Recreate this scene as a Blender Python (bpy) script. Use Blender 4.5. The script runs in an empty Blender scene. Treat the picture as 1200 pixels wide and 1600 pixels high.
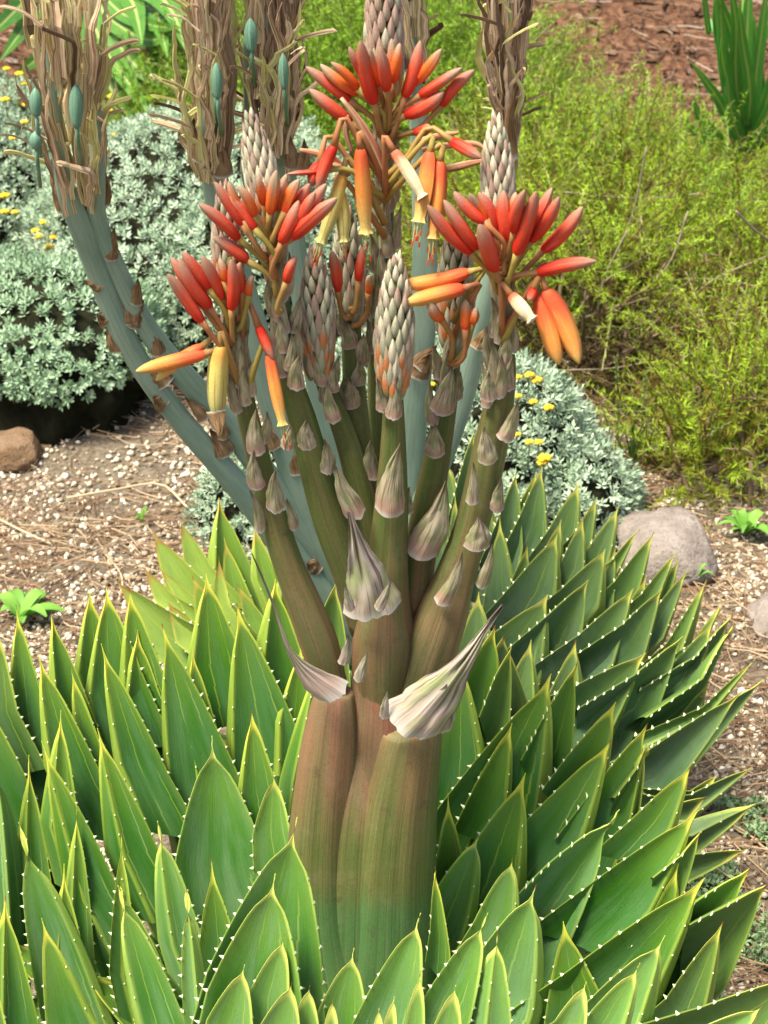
import bpy, math, random
import numpy as np
from mathutils import Vector, Matrix, noise
random.seed(7); rng = np.random.default_rng(7)
SC = bpy.context.scene
# ------------------------------------------------------------------ camera, world, sun, exposure
PITCH = math.radians(28); CAM = Vector((0, -1.22, 1.235)); FPX = 3200.0
cam = bpy.data.cameras.new('camera'); cam_o = bpy.data.objects.new('camera', cam); SC.collection.objects.link(cam_o)
cam_o.location = CAM; cam_o.rotation_euler = (math.pi/2 - PITCH, 0, 0)
cam.sensor_width = 36; cam.lens = 72; cam.clip_start = .05; cam.clip_end = 300
cam.dof.use_dof = True; cam.dof.focus_distance = 1.55; cam.dof.aperture_fstop = 22
SC.camera = cam_o
SUN_EL, SUN_AZ = math.radians(66), math.radians(236)     # azimuth from +Y clockwise: behind the camera on its left
w = bpy.data.worlds.new('World'); SC.world = w; w.use_nodes = True
sky = w.node_tree.nodes.new('ShaderNodeTexSky'); sky.sky_type = 'NISHITA'; sky.sun_disc = False
sky.sun_elevation = SUN_EL; sky.sun_rotation = SUN_AZ; sky.dust_density = 3; sky.air_density = 1
bg = w.node_tree.nodes['Background']; bg.inputs['Strength'].default_value = .12
w.node_tree.links.new(sky.outputs[0], bg.inputs[0])
sl = bpy.data.lights.new('sun', 'SUN'); sl.energy = 4.6; sl.angle = math.radians(16); sl.color = (1, .94, .82)
so = bpy.data.objects.new('sun', sl); SC.collection.objects.link(so)
sd = Vector((math.sin(SUN_AZ)*math.cos(SUN_EL), math.cos(SUN_AZ)*math.cos(SUN_EL), math.sin(SUN_EL)))
so.rotation_euler = sd.to_track_quat('Z', 'Y').to_euler()
SC.view_settings.view_transform = 'Standard'; SC.view_settings.look = 'None'
SC.view_settings.exposure = .98; SC.view_settings.gamma = 1
SC.cycles.max_bounces = 6; SC.cycles.use_denoising = True

# ------------------------------------------------------------------ helpers
FW = Vector((0, math.cos(PITCH), -math.sin(PITCH))); UP = Vector((0, math.sin(PITCH), math.cos(PITCH)))
def P(px, py, y):
    "point of the place seen at photo pixel (px,py) on the vertical plane at world y"
    d = FW + Vector((1, 0, 0))*((px-600)/FPX) + UP*((800-py)/FPX)
    return CAM + d*((y-CAM.y)/d.y)
def PG(px, py, z=0.0):
    d = FW + Vector((1, 0, 0))*((px-600)/FPX) + UP*((800-py)/FPX)
    return CAM + d*((z-CAM.z)/d.z)
def sc_at(p): return (p-CAM).dot(FW)/FPX       # metres per photo pixel at p
def lerp(a, b, t): return a+(b-a)*t
def sstep(a, b, x):
    t = min(1, max(0, (x-a)/(b-a))); return t*t*(3-2*t)

class MB:
    def __init__(s): s.v = []; s.f = []; s.m = []; s.uv = []; s.at = {}
    def vert(s, p, uv=(0, 0), **at):
        s.v.append(tuple(p)); s.uv.append(uv)
        for k, x in at.items(): s.at.setdefault(k, {})[len(s.v)-1] = x
        return len(s.v)-1
    def face(s, *ix, m=0): s.f.append(ix); s.m.append(m)
    def mesh(s, name, mats, smooth=True):
        me = bpy.data.meshes.new(name); me.from_pydata(s.v, [], s.f)
        for m in mats: me.materials.append(m)
        me.polygons.foreach_set('material_index', s.m)
        me.polygons.foreach_set('use_smooth', [smooth]*len(s.f))
        ul = me.uv_layers.new(name='UVMap'); li = np.zeros(len(me.loops), dtype=np.int32)
        me.loops.foreach_get('vertex_index', li)
        ul.data.foreach_set('uv', np.array(s.uv, dtype=np.float32)[li].ravel())
        for k, d in s.at.items():
            a = me.attributes.new(k, 'FLOAT', 'POINT'); arr = np.zeros(len(s.v), dtype=np.float32)
            for i, x in d.items(): arr[i] = x
            a.data.foreach_set('value', arr)
        me.update(); return me
def link(name, me, parent=None, mat=None):
    o = bpy.data.objects.new(name, me); SC.collection.objects.link(o)
    if parent is not None: o.parent = parent; 
    if mat is not None: o.matrix_world = mat; 
    return o
def thing(name, label, cat, loc=(0, 0, 0), group=None):
    o = bpy.data.objects.new(name, None); SC.collection.objects.link(o); o.location = loc; o.empty_display_size = .05
    o['label'] = label; o['category'] = cat
    if group: o['group'] = group
    return o
def part(name, me, parent, M=None):
    "M is world matrix; parents are unrotated, unscaled"
    o = bpy.data.objects.new(name, me); SC.collection.objects.link(o); o.parent = parent
    off = Vector((0, 0, 0)); q = parent
    while q is not None: off += q.location; q = q.parent
    o.matrix_basis = Matrix.Translation(-off) @ (M or Matrix.Identity(4))
    return o
def tag(o, label, cat, group=None):
    o['label'] = label; o['category'] = cat
    if group: o['group'] = group
    return o

# numpy soup of independent small polygons
def soup(name, verts, nper, mats, rnd=None, matidx=None, smooth=False, extra=None):
    verts = np.asarray(verts, dtype=np.float32).reshape(-1, 3); n = len(verts)//nper
    me = bpy.data.meshes.new(name)
    me.vertices.add(len(verts)); me.vertices.foreach_set('co', verts.ravel())
    me.loops.add(len(verts)); me.loops.foreach_set('vertex_index', np.arange(len(verts), dtype=np.int32))
    me.polygons.add(n); me.polygons.foreach_set('loop_start', np.arange(0, len(verts), nper, dtype=np.int32))
    for m in mats: me.materials.append(m)
    me.update(calc_edges=True)
    if rnd is not None:
        a = me.attributes.new('rnd', 'FLOAT', 'POINT'); a.data.foreach_set('value', np.repeat(np.asarray(rnd, dtype=np.float32), nper))
    if smooth: me.polygons.foreach_set('use_smooth', [True]*n)
    return me
def instmesh(name, bv, bf, M, T, mats, rnd):
    "many copies of a little mesh (bv,bf) with 3x3 matrices M and offsets T joined into one"
    bv = np.asarray(bv, dtype=np.float32); bf = np.asarray(bf, dtype=np.int32); n = len(T)
    v = np.einsum('nij,kj->nki', M, bv)+T[:, None, :]
    f = bf[None]+(np.arange(n)*len(bv))[:, None, None]
    me = bpy.data.meshes.new(name); v = v.reshape(-1, 3).astype(np.float32); k = bf.shape[1]
    me.vertices.add(len(v)); me.vertices.foreach_set('co', v.ravel()); f = f.reshape(-1, k)
    me.loops.add(f.size); me.loops.foreach_set('vertex_index', f.ravel().astype(np.int32))
    me.polygons.add(len(f)); me.polygons.foreach_set('loop_start', np.arange(0, f.size, k, dtype=np.int32))
    for m in mats: me.materials.append(m)
    me.update(calc_edges=True)
    a = me.attributes.new('rnd', 'FLOAT', 'POINT'); a.data.foreach_set('value', np.repeat(np.asarray(rnd, dtype=np.float32), len(bv)))
    return me
def unit(a): return a/np.maximum(np.linalg.norm(a, axis=-1, keepdims=True), 1e-9)
def rframe(d, roll=None):
    "3x3 frames with z along d"
    d = unit(d); a = unit(rng.normal(size=d.shape)) if roll is None else roll
    x = unit(np.cross(a, d)); y = np.cross(d, x)
    return np.stack([x, y, d], axis=-1)

def tube(mb, pts, rad, seg=16, m=0, cap=True, flat=1.0, rib=0.0, ribn=9, hue=None, seed=0, u0=0, fdir=None):
    "tube through world points; flat scales the radius along the view depth"
    pts = [Vector(p) for p in pts]; n = len(pts); rings = []; L = 0
    for i, p in enumerate(pts):
        t = (pts[min(i+1, n-1)]-pts[max(i-1, 0)]).normalized()
        ref = fdir or Vector((0, 1, 0))
        x = t.cross(ref)
        if x.length < 1e-4: x = Vector((1, 0, 0))
        x.normalize(); yv = x.cross(t).normalized()
        if i: L += (p-pts[i-1]).length
        ring = []
        for k in range(seg+1):
            a = 2*math.pi*k/seg; r = rad[i]
            if rib: r *= 1+.30*rib*noise.noise(Vector((math.cos(a)*16+seed, math.sin(a)*16, L*1.2)))+rib*noise.noise(Vector((math.cos(a)*ribn*.3+seed, math.sin(a)*ribn*.3, L*5+seed)))+rib*.35*noise.noise(Vector((math.cos(a)*ribn+seed, math.sin(a)*ribn, L*3)))
            q = p+x*(math.cos(a)*r)+yv*(math.sin(a)*r*flat)
            at = {} if hue is None else {'hue': hue[i]}
            ring.append(mb.vert(q, (k/seg+u0, L), **at))
        rings.append(ring)
    for i in range(n-1):
        for k in range(seg): mb.face(rings[i][k], rings[i][k+1], rings[i+1][k+1], rings[i+1][k], m=m)
    if cap:
        for ring, p in ((rings[0], pts[0]), (rings[-1], pts[-1])):
            at = {} if hue is None else {'hue': hue[0 if ring is rings[0] else -1]}
            c = mb.vert(p, (0.5, L), **at)
            for k in range(seg):
                if ring is rings[0]: mb.face(ring[k+1], ring[k], c, m=m)
                else: mb.face(ring[k], ring[k+1], c, m=m)
def spline(pts, n):
    "Catmull-Rom through tuples"
    pts = [np.array(p, dtype=float) for p in pts]; Q = [2*pts[0]-pts[1]]+pts+[2*pts[-1]-pts[-2]]; out = []
    for k in range(n):
        s = k/(n-1)*(len(pts)-1); i = min(int(s), len(pts)-2); t = s-i
        a, b, c, d = Q[i:i+4]
        out.append(.5*((2*b)+(-a+c)*t+(2*a-5*b+4*c-d)*t*t+(-a+3*b-3*c+d)*t**3))
    return out

# ------------------------------------------------------------------ materials
class NT:
    def __init__(s, name, rough=.6, spec=.3):
        s.mat = bpy.data.materials.new(name); s.mat.use_nodes = True; s.t = s.mat.node_tree
        s.b = s.t.nodes['Principled BSDF']; s.b.inputs['Roughness'].default_value = rough
        s.b.inputs['Specular IOR Level'].default_value = spec
    def n(s, ty, **kw):
        nd = s.t.nodes.new(ty)
        for k, v in kw.items(): setattr(nd, k, v)
        return nd
    def set(s, sock, v):
        if isinstance(v, bpy.types.NodeSocket): s.t.links.new(v, sock)
        elif isinstance(v, (tuple, list)) and len(v) == 3 and sock.type == 'RGBA': sock.default_value = (*v, 1)
        else: sock.default_value = v
    def math(s, op, a, b=0.0, c=0.0, clamp=False):
        nd = s.n('ShaderNodeMath', operation=op, use_clamp=clamp)
        for i, v in enumerate((a, b, c)): s.set(nd.inputs[i], v)
        return nd.outputs[0]
    def ss(s, x, a, b, lo=0.0, hi=1.0):
        nd = s.n('ShaderNodeMapRange', interpolation_type='SMOOTHSTEP'); s.set(nd.inputs[0], x)
        for i, v in enumerate((a, b, lo, hi)): s.set(nd.inputs[i+1], v)
        return nd.outputs[0]
    def mix(s, f, a, b, blend='MIX'):
        nd = s.n('ShaderNodeMix', data_type='RGBA', blend_type=blend)
        s.set(nd.inputs[0], f); s.set(nd.inputs[6], a); s.set(nd.inputs[7], b); return nd.outputs[2]
    def attr(s, name): return s.n('ShaderNodeAttribute', attribute_name=name).outputs['Fac']
    def uv(s):
        q = s.n('ShaderNodeSeparateXYZ'); s.t.links.new(s.n('ShaderNodeUVMap').outputs[0], q.inputs[0]); return q.outputs[0], q.outputs[1]
    def comb(s, x, y, z=0.0):
        c = s.n('ShaderNodeCombineXYZ'); s.set(c.inputs[0], x); s.set(c.inputs[1], y); s.set(c.inputs[2], z); return c.outputs[0]
    def noise(s, vec, scale, detail=3, rough=.55):
        nd = s.n('ShaderNodeTexNoise'); 
        if vec is not None: s.set(nd.inputs['Vector'], vec)
        nd.inputs['Scale'].default_value = scale; nd.inputs['Detail'].default_value = detail; nd.inputs['Roughness'].default_value = rough
        return nd.outputs['Fac']
    def ramp(s, f, stops):
        nd = s.n('ShaderNodeValToRGB'); s.set(nd.inputs[0], f); e = nd.color_ramp.elements
        while len(e) < len(stops): e.new(.5)
        for i, (p, c) in enumerate(stops): e[i].position = p; e[i].color = (*c, 1)
        return nd.outputs[0]
    def rand(s): return s.n('ShaderNodeObjectInfo').outputs['Random']
    def objpos(s): return s.n('ShaderNodeTexCoord').outputs['Object']
    def pos(s): return s.n('ShaderNodeNewGeometry').outputs['Position']
    def bump(s, h, strength=.3, dist=.002):
        nd = s.n('ShaderNodeBump'); nd.inputs['Strength'].default_value = strength; nd.inputs['Distance'].default_value = dist
        s.set(nd.inputs['Height'], h); s.t.links.new(nd.outputs[0], s.b.inputs['Normal'])
    def col(s, c): s.set(s.b.inputs['Base Color'], c); return s.mat
    def trans(s, c, f=.3):
        "thin leaf: part of the light passes through"
        tr = s.n('ShaderNodeBsdfTranslucent'); s.set(tr.inputs[0], c); mx = s.n('ShaderNodeMixShader'); mx.inputs[0].default_value = f
        s.t.links.new(s.b.outputs[0], mx.inputs[1]); s.t.links.new(tr.outputs[0], mx.inputs[2])
        s.t.links.new(mx.outputs[0], s.t.nodes['Material Output'].inputs[0])

def leaf_mat(name, green, bloom, marg, tip, blotch=.0, brown=.3, bloomf=.5):
    n = NT(name, .45, .28); U, V = n.uv(); r = n.rand()
    vec = n.comb(n.math('MULTIPLY_ADD', U, 1.0, n.math('MULTIPLY', r, 17.0)), n.math('MULTIPLY', V, 1.6), n.math('MULTIPLY', r, 9.0))
    big = n.noise(vec, 5, 3); streak = n.noise(n.comb(n.math('MULTIPLY', U, 55.0), n.math('MULTIPLY', V, 9.0), r), 1.0, 3)
    fine = n.noise(n.comb(n.math('MULTIPLY', U, 160.0), n.math('MULTIPLY', V, 60.0), r), 1.0, 2)
    c = n.mix(n.math('MULTIPLY', n.ss(n.math('ADD', big, n.math('MULTIPLY', r, .25)), .42, .78), bloomf), green, bloom)
    lite = tuple(lerp(a, b, .22)*1.15 for a, b in zip(green, marg)); c = n.mix(n.ss(n.math('ADD', V, n.math('MULTIPLY', big, .05)), .04, .13, .75, 0.0), c, lite)
    c = n.mix(n.ss(V, .05, .18, 0.0, .75), c, n.mix(n.ss(big, .3, .7), tuple(x*.72 for x in green), bloom))
    c = n.mix(n.ss(n.noise(n.comb(n.math('MULTIPLY', U, 2.2), n.math('MULTIPLY', V, 9.0), n.math('MULTIPLY', r, 23.0)), 1.6, 4, .6), .50, .72, 0.0, .65), c, bloom)
    c = n.mix(n.math('MULTIPLY', n.ss(streak, .3, .75), .45), c, n.mix(.5, c, tuple(x*1.7 for x in green)))
    c = n.mix(n.math('MULTIPLY', n.ss(fine, .45, .8), .3), c, tuple(x*.55 for x in green))
    # lines pressed into the face by neighbouring leaves
    saw = n.math('FRACT', n.math('MULTIPLY_ADD', V, 52.0, n.math('MULTIPLY', r, 5.0)))
    for cc, rr in ((.40, .14), (.74, .08)):
        cen = n.math('ADD', n.math('MULTIPLY_ADD', r, rr, cc), n.math('MULTIPLY', saw, .016))
        d = n.math('ABSOLUTE', n.math('SUBTRACT', U, cen))
        k = n.math('MULTIPLY', n.ss(d, .004, .018, 1.0, 0.0), n.ss(V, .008, .05, .15, .36))
        c = n.mix(n.math('MULTIPLY', k, n.ss(n.noise(n.comb(V, r, cc), 14, 1), .38, .55)), c, marg)
    c = n.mix(n.math('MULTIPLY', n.attr('strip'), n.ss(n.math('ADD', streak, n.math('MULTIPLY', big, .6)), .55, 1.0, .35, .8)), c, tuple(lerp(a, b, .62) for a, b in zip(green, marg)))
    ke = n.attr('keel'); c = n.mix(n.ss(ke, .0008, .0030, .7, 0.0), c, tuple(lerp(a, b, .55) for a, b in zip(green, marg)))
    mg = n.mix(n.ss(n.math('ADD', V, n.math('MULTIPLY', big, .06)), .05, .12), marg, tuple(lerp(a, b, .28) for a, b in zip(green, marg)))
    mg = n.mix(n.ss(n.noise(n.comb(U, n.math('MULTIPLY', V, 60.0), r), 2.0, 3), .5, .7, 0.0, .5), mg, tuple(x*.6 for x in marg))
    ed = n.attr('edge'); ed = n.math('ADD', ed, n.math('MULTIPLY_ADD', streak, .0016, -.0008)); c = n.mix(n.ss(ed, n.ss(V, .04, .12, .0011, .0006), n.ss(V, .04, .12, .0027, .0019), 1.0, 0.0), c, mg)
    halo = n.ss(ed, .002, .010, .22, 0.0); c = n.mix(halo, c, tuple(lerp(a, b, .4) for a, b in zip(green, marg)))
    tp = n.math('ADD', V, n.math('MULTIPLY', ed, 4.0)); c = n.mix(n.ss(tp, .016, .038, .95, 0.0), c, tip)
    # dark spots
    vo = n.n('ShaderNodeTexVoronoi'); n.set(vo.inputs['Vector'], n.comb(n.math('MULTIPLY', U, 7.0), n.math('MULTIPLY', V, 50.0), n.math('MULTIPLY', r, 30.0))); vo.inputs['Scale'].default_value = 1.6
    sp = n.math('MULTIPLY', n.ss(vo.outputs['Distance'], .08, .16, 1.0, 0.0), n.ss(n.noise(vec, 2.4, 1), .56, .64))
    c = n.mix(n.math('MULTIPLY', sp, brown), c, (.035, .025, .012))
    if blotch:
        bl = n.ss(n.noise(n.comb(n.math('MULTIPLY', U, 6.0), n.math('MULTIPLY', V, 26.0), n.math('MULTIPLY', r, 11.0)), 2.5, 6, .7), .55, .75)
        c = n.mix(n.math('MULTIPLY', bl, blotch), c, (.03, .032, .02))
    tt = n.math('MULTIPLY', n.ss(V, .001, .007, 1.0, 0.0), n.ss(r, .5, .6)); c = n.mix(tt, c, (.22, .06, .02))
    grain = n.noise(n.pos(), 900, 3, .7); c = n.mix(n.ss(grain, .5, .75, 0.0, .30), c, tuple(x*.5 for x in green)); c = n.mix(n.ss(grain, .25, .45, .25, 0.0), c, bloom)
    n.bump(n.math('ADD', n.math('MULTIPLY', streak, .6), n.math('MULTIPLY', fine, .4)), .35, .0014)
    n.set(n.b.inputs['Roughness'], n.ss(big, .3, .7, .36, .55))
    return n.col(c)
M_leaf = leaf_mat('aloe_leaf', (.034, .135, .010), (.092, .195, .070), (.46, .55, .075), (.62, .60, .07))
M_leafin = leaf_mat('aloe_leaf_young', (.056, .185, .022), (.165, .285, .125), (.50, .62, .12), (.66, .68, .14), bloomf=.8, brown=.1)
M_leafdull = leaf_mat('aloe_leaf_dull', (.040, .100, .028), (.105, .160, .095), (.36, .44, .08), (.50, .48, .08), blotch=.55, brown=.8, bloomf=.8)  # duller, blotched grey-green leaves, mostly of the rear rosette
M_leafyel = leaf_mat('aloe_leaf_old', (.19, .29, .045), (.13, .26, .07), (.45, .48, .08), (.35, .22, .05), blotch=.25, brown=.6)
M_leafmid = leaf_mat('aloe_leaf_mid', (.050, .125, .022), (.10, .18, .07), (.42, .50, .08), (.55, .54, .08), blotch=.25, brown=.6)
n = NT('leaf_tooth', .4); M_tooth = n.col((.72, .74, .42))

n = NT('flower_stem', .5, .3); U, V = n.uv(); h = n.attr('hue'); r = n.rand()
st = n.noise(n.comb(n.math('MULTIPLY', U, 150.0), n.math('MULTIPLY', V, 5.0), r), 1.0, 5, .7)
st2 = n.noise(n.comb(n.math('MULTIPLY', U, 9.0), n.math('MULTIPLY', V, 7.0), r), 1.0, 4)
red = n.mix(n.ss(st2, .35, .65), (.25, .155, .088), (.30, .125, .075)); grn = n.mix(n.ss(st2, .35, .65), (.090, .130, .026), (.165, .155, .045))
mx = n.ss(n.math('ADD', h, n.math('MULTIPLY_ADD', st2, .7, -.35)), .1, .9); c = n.mix(mx, grn, red)
c = n.mix(n.ss(h, -.6, -.15, .85, 0.0), c, (.075, .185, .055))
c = n.mix(n.ss(st, .55, .72, 0.0, .55), c, n.mix(.5, c, (.42, .34, .22))); c = n.mix(n.ss(st, .32, .48, .8, 0.0), c, n.mix(.6, c, (.05, .045, .02)))
vo = n.n('ShaderNodeTexVoronoi'); n.set(vo.inputs['Vector'], n.comb(n.math('MULTIPLY', U, 16.0), n.math('MULTIPLY', V, 60.0))); vo.inputs['Scale'].default_value = 2.2
c = n.mix(n.math('MULTIPLY', n.ss(vo.outputs['Distance'], .04, .10, .8, 0.0), n.ss(n.noise(n.comb(U, V, r), 9, 1), .5, .6)), c, (.05, .02, .01))
c = n.mix(n.ss(n.noise(n.pos(), 700, 3, .7), .45, .7, 0.0, .35), c, (.06, .05, .025)); c = n.mix(n.ss(n.noise(n.pos(), 45, 5, .7), .52, .68, 0.0, .12), c, (.34, .27, .17)); c = n.mix(n.ss(n.noise(n.pos(), 60, 4, .7), .60, .72, 0.0, .5), c, (.09, .055, .03)); n.bump(st, .5, .0014); M_stem = n.col(c)

n = NT('glaucous_stem', .55, .3); U, V = n.uv(); r = n.rand()
st = n.noise(n.comb(n.math('MULTIPLY', U, 50.0), n.math('MULTIPLY', V, 5.0), r), 1.0, 4, .6); b2 = n.noise(n.comb(n.math('MULTIPLY', U, 5.0), n.math('MULTIPLY', V, 12.0), r), 1.0, 4)
c = n.mix(n.ss(b2, .3, .7), (.18, .265, .185), (.28, .365, .265)); c = n.mix(n.ss(st, .55, .75, 0.0, .5), c, (.36, .40, .30)); c = n.mix(n.ss(st, .25, .4, .5, 0.0), c, (.06, .11, .09))
c = n.mix(n.ss(n.noise(n.comb(U, V, r), 22, 3), .6, .72, 0.0, .45), c, (.20, .19, .10)); n.bump(st, .3, .001); M_glauc = n.col(c)

def bract_mat(name, pale, vein, base, green):
    n = NT(name, .65, .2); U, V = n.uv(); r = n.rand()
    st = n.noise(n.comb(n.math('MULTIPLY', U, 16.0), n.math('MULTIPLY', V, 1.4), n.math('MULTIPLY', r, 20.0)), 1.0, 4, .6)
    b = n.noise(n.comb(n.math('MULTIPLY', U, 3.0), n.math('MULTIPLY', V, 3.0), n.math('MULTIPLY', r, 31.0)), 1.0, 3)
    c = n.mix(n.ss(b, .4, .65), pale, green); c = n.mix(n.ss(st, .5, .62, 0.0, .85), c, vein)
    c = n.mix(n.math('MULTIPLY', n.ss(V, .08, .35, .8, 0.0), n.ss(r, .2, .7, .3, 1.0)), c, base); c = n.mix(n.ss(V, .0, .09, .7, 0.0), c, (.62, .60, .52))
    c = n.mix(n.ss(V, .75, 1.0, 0.0, .6), c, vein); n.bump(st, .8, .0012); n.trans(c, .25); return n.col(c)
M_bract = bract_mat('papery_bract', (.54, .46, .31), (.22, .135, .08), (.50, .29, .21), (.31, .33, .14))
M_bractbig = bract_mat('big_papery_bract', (.56, .48, .38), (.16, .085, .09), (.50, .36, .28), (.38, .42, .18))
M_bractdry = bract_mat('dry_bract', (.38, .24, .12), (.12, .06, .025), (.28, .17, .08), (.24, .14, .06))

def bud_mat(name, base, mid, tip, a, b, stripe=.5, stripec=(.25, .17, .10)):
    n = NT(name, .55, .22); U, V = n.uv(); r = n.rand()
    nz = n.noise(n.comb(n.math('MULTIPLY', U, 8.0), n.math('MULTIPLY', V, 2.0), n.math('MULTIPLY', r, 20.0)), 1.0, 4)
    v = n.math('ADD', V, n.math('MULTIPLY_ADD', nz, .36, -.18)); v = n.math('ADD', v, n.math('MULTIPLY_ADD', r, .2, -.1))
    c = n.mix(n.ss(v, a*.2, a), base, mid); c = n.mix(n.ss(v, a, b), c, tip)
    k = n.math('ABSOLUTE', n.math('SUBTRACT', n.math('FRACT', n.math('MULTIPLY', U, 6.0)), .5))
    c = n.mix(n.math('MULTIPLY', n.math('MULTIPLY', n.ss(k, .0, .13, 1.0, 0.0), n.ss(v, .1, .5)), stripe), c, stripec)
    c = n.mix(n.ss(nz, .62, .75, 0.0, .35), c, tuple(min(1, x*1.5+.05) for x in mid)); gr = n.noise(n.pos(), 800, 3, .7); c = n.mix(n.ss(gr, .45, .7, 0.0, .3), c, tuple(x*.5 for x in mid)); n.bump(gr, .3, .0008); return n.col(c)
M_red = bud_mat('red_flower', (.50, .020, .008), (.60, .060, .025), (.34, .20, .13), .45, 1.0)
M_redor = bud_mat('orange_red_flower', (.64, .06, .010), (.66, .13, .02), (.36, .27, .17), .45, .95, .3)
M_hang = bud_mat('orange_yellow_flower', (.62, .09, .03), (.66, .24, .05), (.60, .48, .15), .60, 1.15, .6, (.40, .30, .06))
M_yel = bud_mat('yellow_flower', (.60, .30, .06), (.60, .50, .13), (.50, .48, .16), .25, .8, .8, (.42, .10, .04))
M_white = bud_mat('pale_flower', (.60, .12, .06), (.70, .46, .26), (.68, .60, .36), .25, .5, .35, (.5, .25, .1))
M_grey = bud_mat('pale_green_bud', (.21, .24, .12), (.34, .34, .22), (.52, .46, .31), .4, 1.0, .55, (.20, .13, .11))
M_greypink = bud_mat('mauve_bud', (.25, .25, .13), (.38, .31, .21), (.40, .25, .19), .3, .9, .6, (.18, .10, .09))
M_greyor = bud_mat('orange_tinged_bud', (.24, .25, .10), (.55, .17, .05), (.38, .32, .21), .35, .8, .5, (.25, .18, .10))
M_cream = bud_mat('cream_bud', (.34, .31, .22), (.50, .44, .31), (.70, .62, .42), .3, .9, .6, (.27, .19, .16))
n = NT('pedicel', .5); U, V = n.uv(); M_ped = n.col(n.mix(n.ss(n.rand(), 0.0, 1.0), (.30, .24, .05), (.34, .13, .05)))
n = NT('anther', .5); M_anther = n.col((.55, .055, .015))
n = NT('wilted', .6); U, V = n.uv(); s1 = n.noise(n.comb(n.math('MULTIPLY', U, 12.0), n.math('MULTIPLY', V, 30.0), n.rand()), 1.0, 3); M_wilt = n.col(n.mix(n.ss(s1, .4, .62), (.42, .11, .06), (.52, .38, .20)))

n = NT('dry_flower', .75, .15); U, V = n.uv(); r = n.rand()
st = n.noise(n.comb(n.math('MULTIPLY', U, 9.0), n.math('MULTIPLY', V, 12.0), n.math('MULTIPLY', r, 40.0)), 1.0, 4, .6)
c = n.mix(n.ss(st, .35, .6), (.28, .155, .075), (.86, .64, .40)); c2 = n.mix(n.ss(st, .35, .65), (.50, .44, .12), (.84, .78, .38))
c = n.mix(n.math('MULTIPLY', n.ss(r, .62, .68), n.ss(n.attr('up'), .15, .5, .35, 1.0)), c, c2); c = n.mix(n.ss(r, .12, .26, .85, 0.0), c, (.085, .038, .02))
n.bump(st, .7, .0015); n.trans(c, .15); M_dry = n.col(c)
n = NT('seed_capsule', .5); U, V = n.uv(); k = n.math('ABSOLUTE', n.math('SUBTRACT', n.math('FRACT', n.math('MULTIPLY', U, 6.0)), .5))
c = n.mix(n.ss(n.noise(n.objpos(), 30, 3), .3, .7), (.10, .21, .11), (.17, .31, .22)); M_caps = n.col(n.mix(n.ss(k, 0.0, .09, .6, 0.0), c, (.05, .10, .06)))

def rnd_mat(name, stops, rough=.7, tr=0, nscale=None, nstops=None, spec=.2):
    n = NT(name, rough, spec); c = n.ramp(n.attr('rnd'), stops)
    if nscale: c = n.mix(n.ss(n.noise(n.pos(), nscale, 4), .4, .62), c, n.mix(.75, c, n.ramp(n.attr('rnd'), nstops)))
    if tr: n.trans(c, tr)
    return n.col(c)
M_silver = rnd_mat('silver_foliage', [(0, (.17, .24, .13)), (.5, (.36, .47, .31)), (1, (.60, .70, .50))], .75, .12)
M_silverdk = rnd_mat('silver_green_foliage', [(0, (.13, .21, .10)), (.5, (.29, .42, .24)), (1, (.52, .66, .44))], .75, .12)
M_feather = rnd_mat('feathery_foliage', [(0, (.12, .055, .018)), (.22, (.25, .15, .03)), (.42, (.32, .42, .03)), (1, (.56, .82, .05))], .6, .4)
M_featherb = rnd_mat('bright_feathery_foliage', [(0, (.20, .24, .02)), (.5, (.28, .48, .04)), (1, (.42, .62, .06))], .6, .35)
M_featherdead = rnd_mat('dead_feathery_foliage', [(0, (.05, .03, .012)), (.6, (.12, .08, .03)), (1, (.20, .17, .05))], .7, .2)
M_twig = rnd_mat('twig', [(0, (.10, .065, .035)), (.6, (.20, .14, .085)), (1, (.38, .31, .22))], .85)
M_pebble = rnd_mat('pebble', [(0, (.14, .09, .055)), (.35, (.38, .30, .20)), (.7, (.58, .50, .36)), (1, (.78, .71, .56))], .7)
M_needle = rnd_mat('pine_needle', [(0, (.13, .07, .035)), (.5, (.28, .17, .095)), (1, (.50, .38, .23))], .75)
M_mulch = rnd_mat('bark_mulch', [(0, (.07, .038, .022)), (.5, (.16, .085, .05)), (.9, (.26, .16, .10)), (1, (.36, .28, .21))], .85)
M_grass = rnd_mat('grass', [(0, (.10, .20, .03)), (.6, (.17, .34, .045)), (1, (.32, .40, .12))], .6, .3)
M_weed = rnd_mat('weed_leaf', [(0, (.11, .27, .035)), (1, (.25, .48, .08))], .5, .3)
M_sedum = rnd_mat('ground_sedum', [(0, (.17, .27, .10)), (1, (.42, .55, .30))], .7, .2)
n = NT('yellow_bloom', .7); M_yflower = n.col(n.mix(n.ss(n.noise(n.pos(), 900, 2), .3, .7), (.50, .28, .01), (.80, .58, .03)))
n = NT('shrub_core_shade', .95, 0); M_coreshade = n.col(n.mix(n.noise(n.pos(), 120, 3), (.008, .010, .006), (.028, .026, .014)))  # near-black: shade inside and under the shrubs put into the colour

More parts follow.
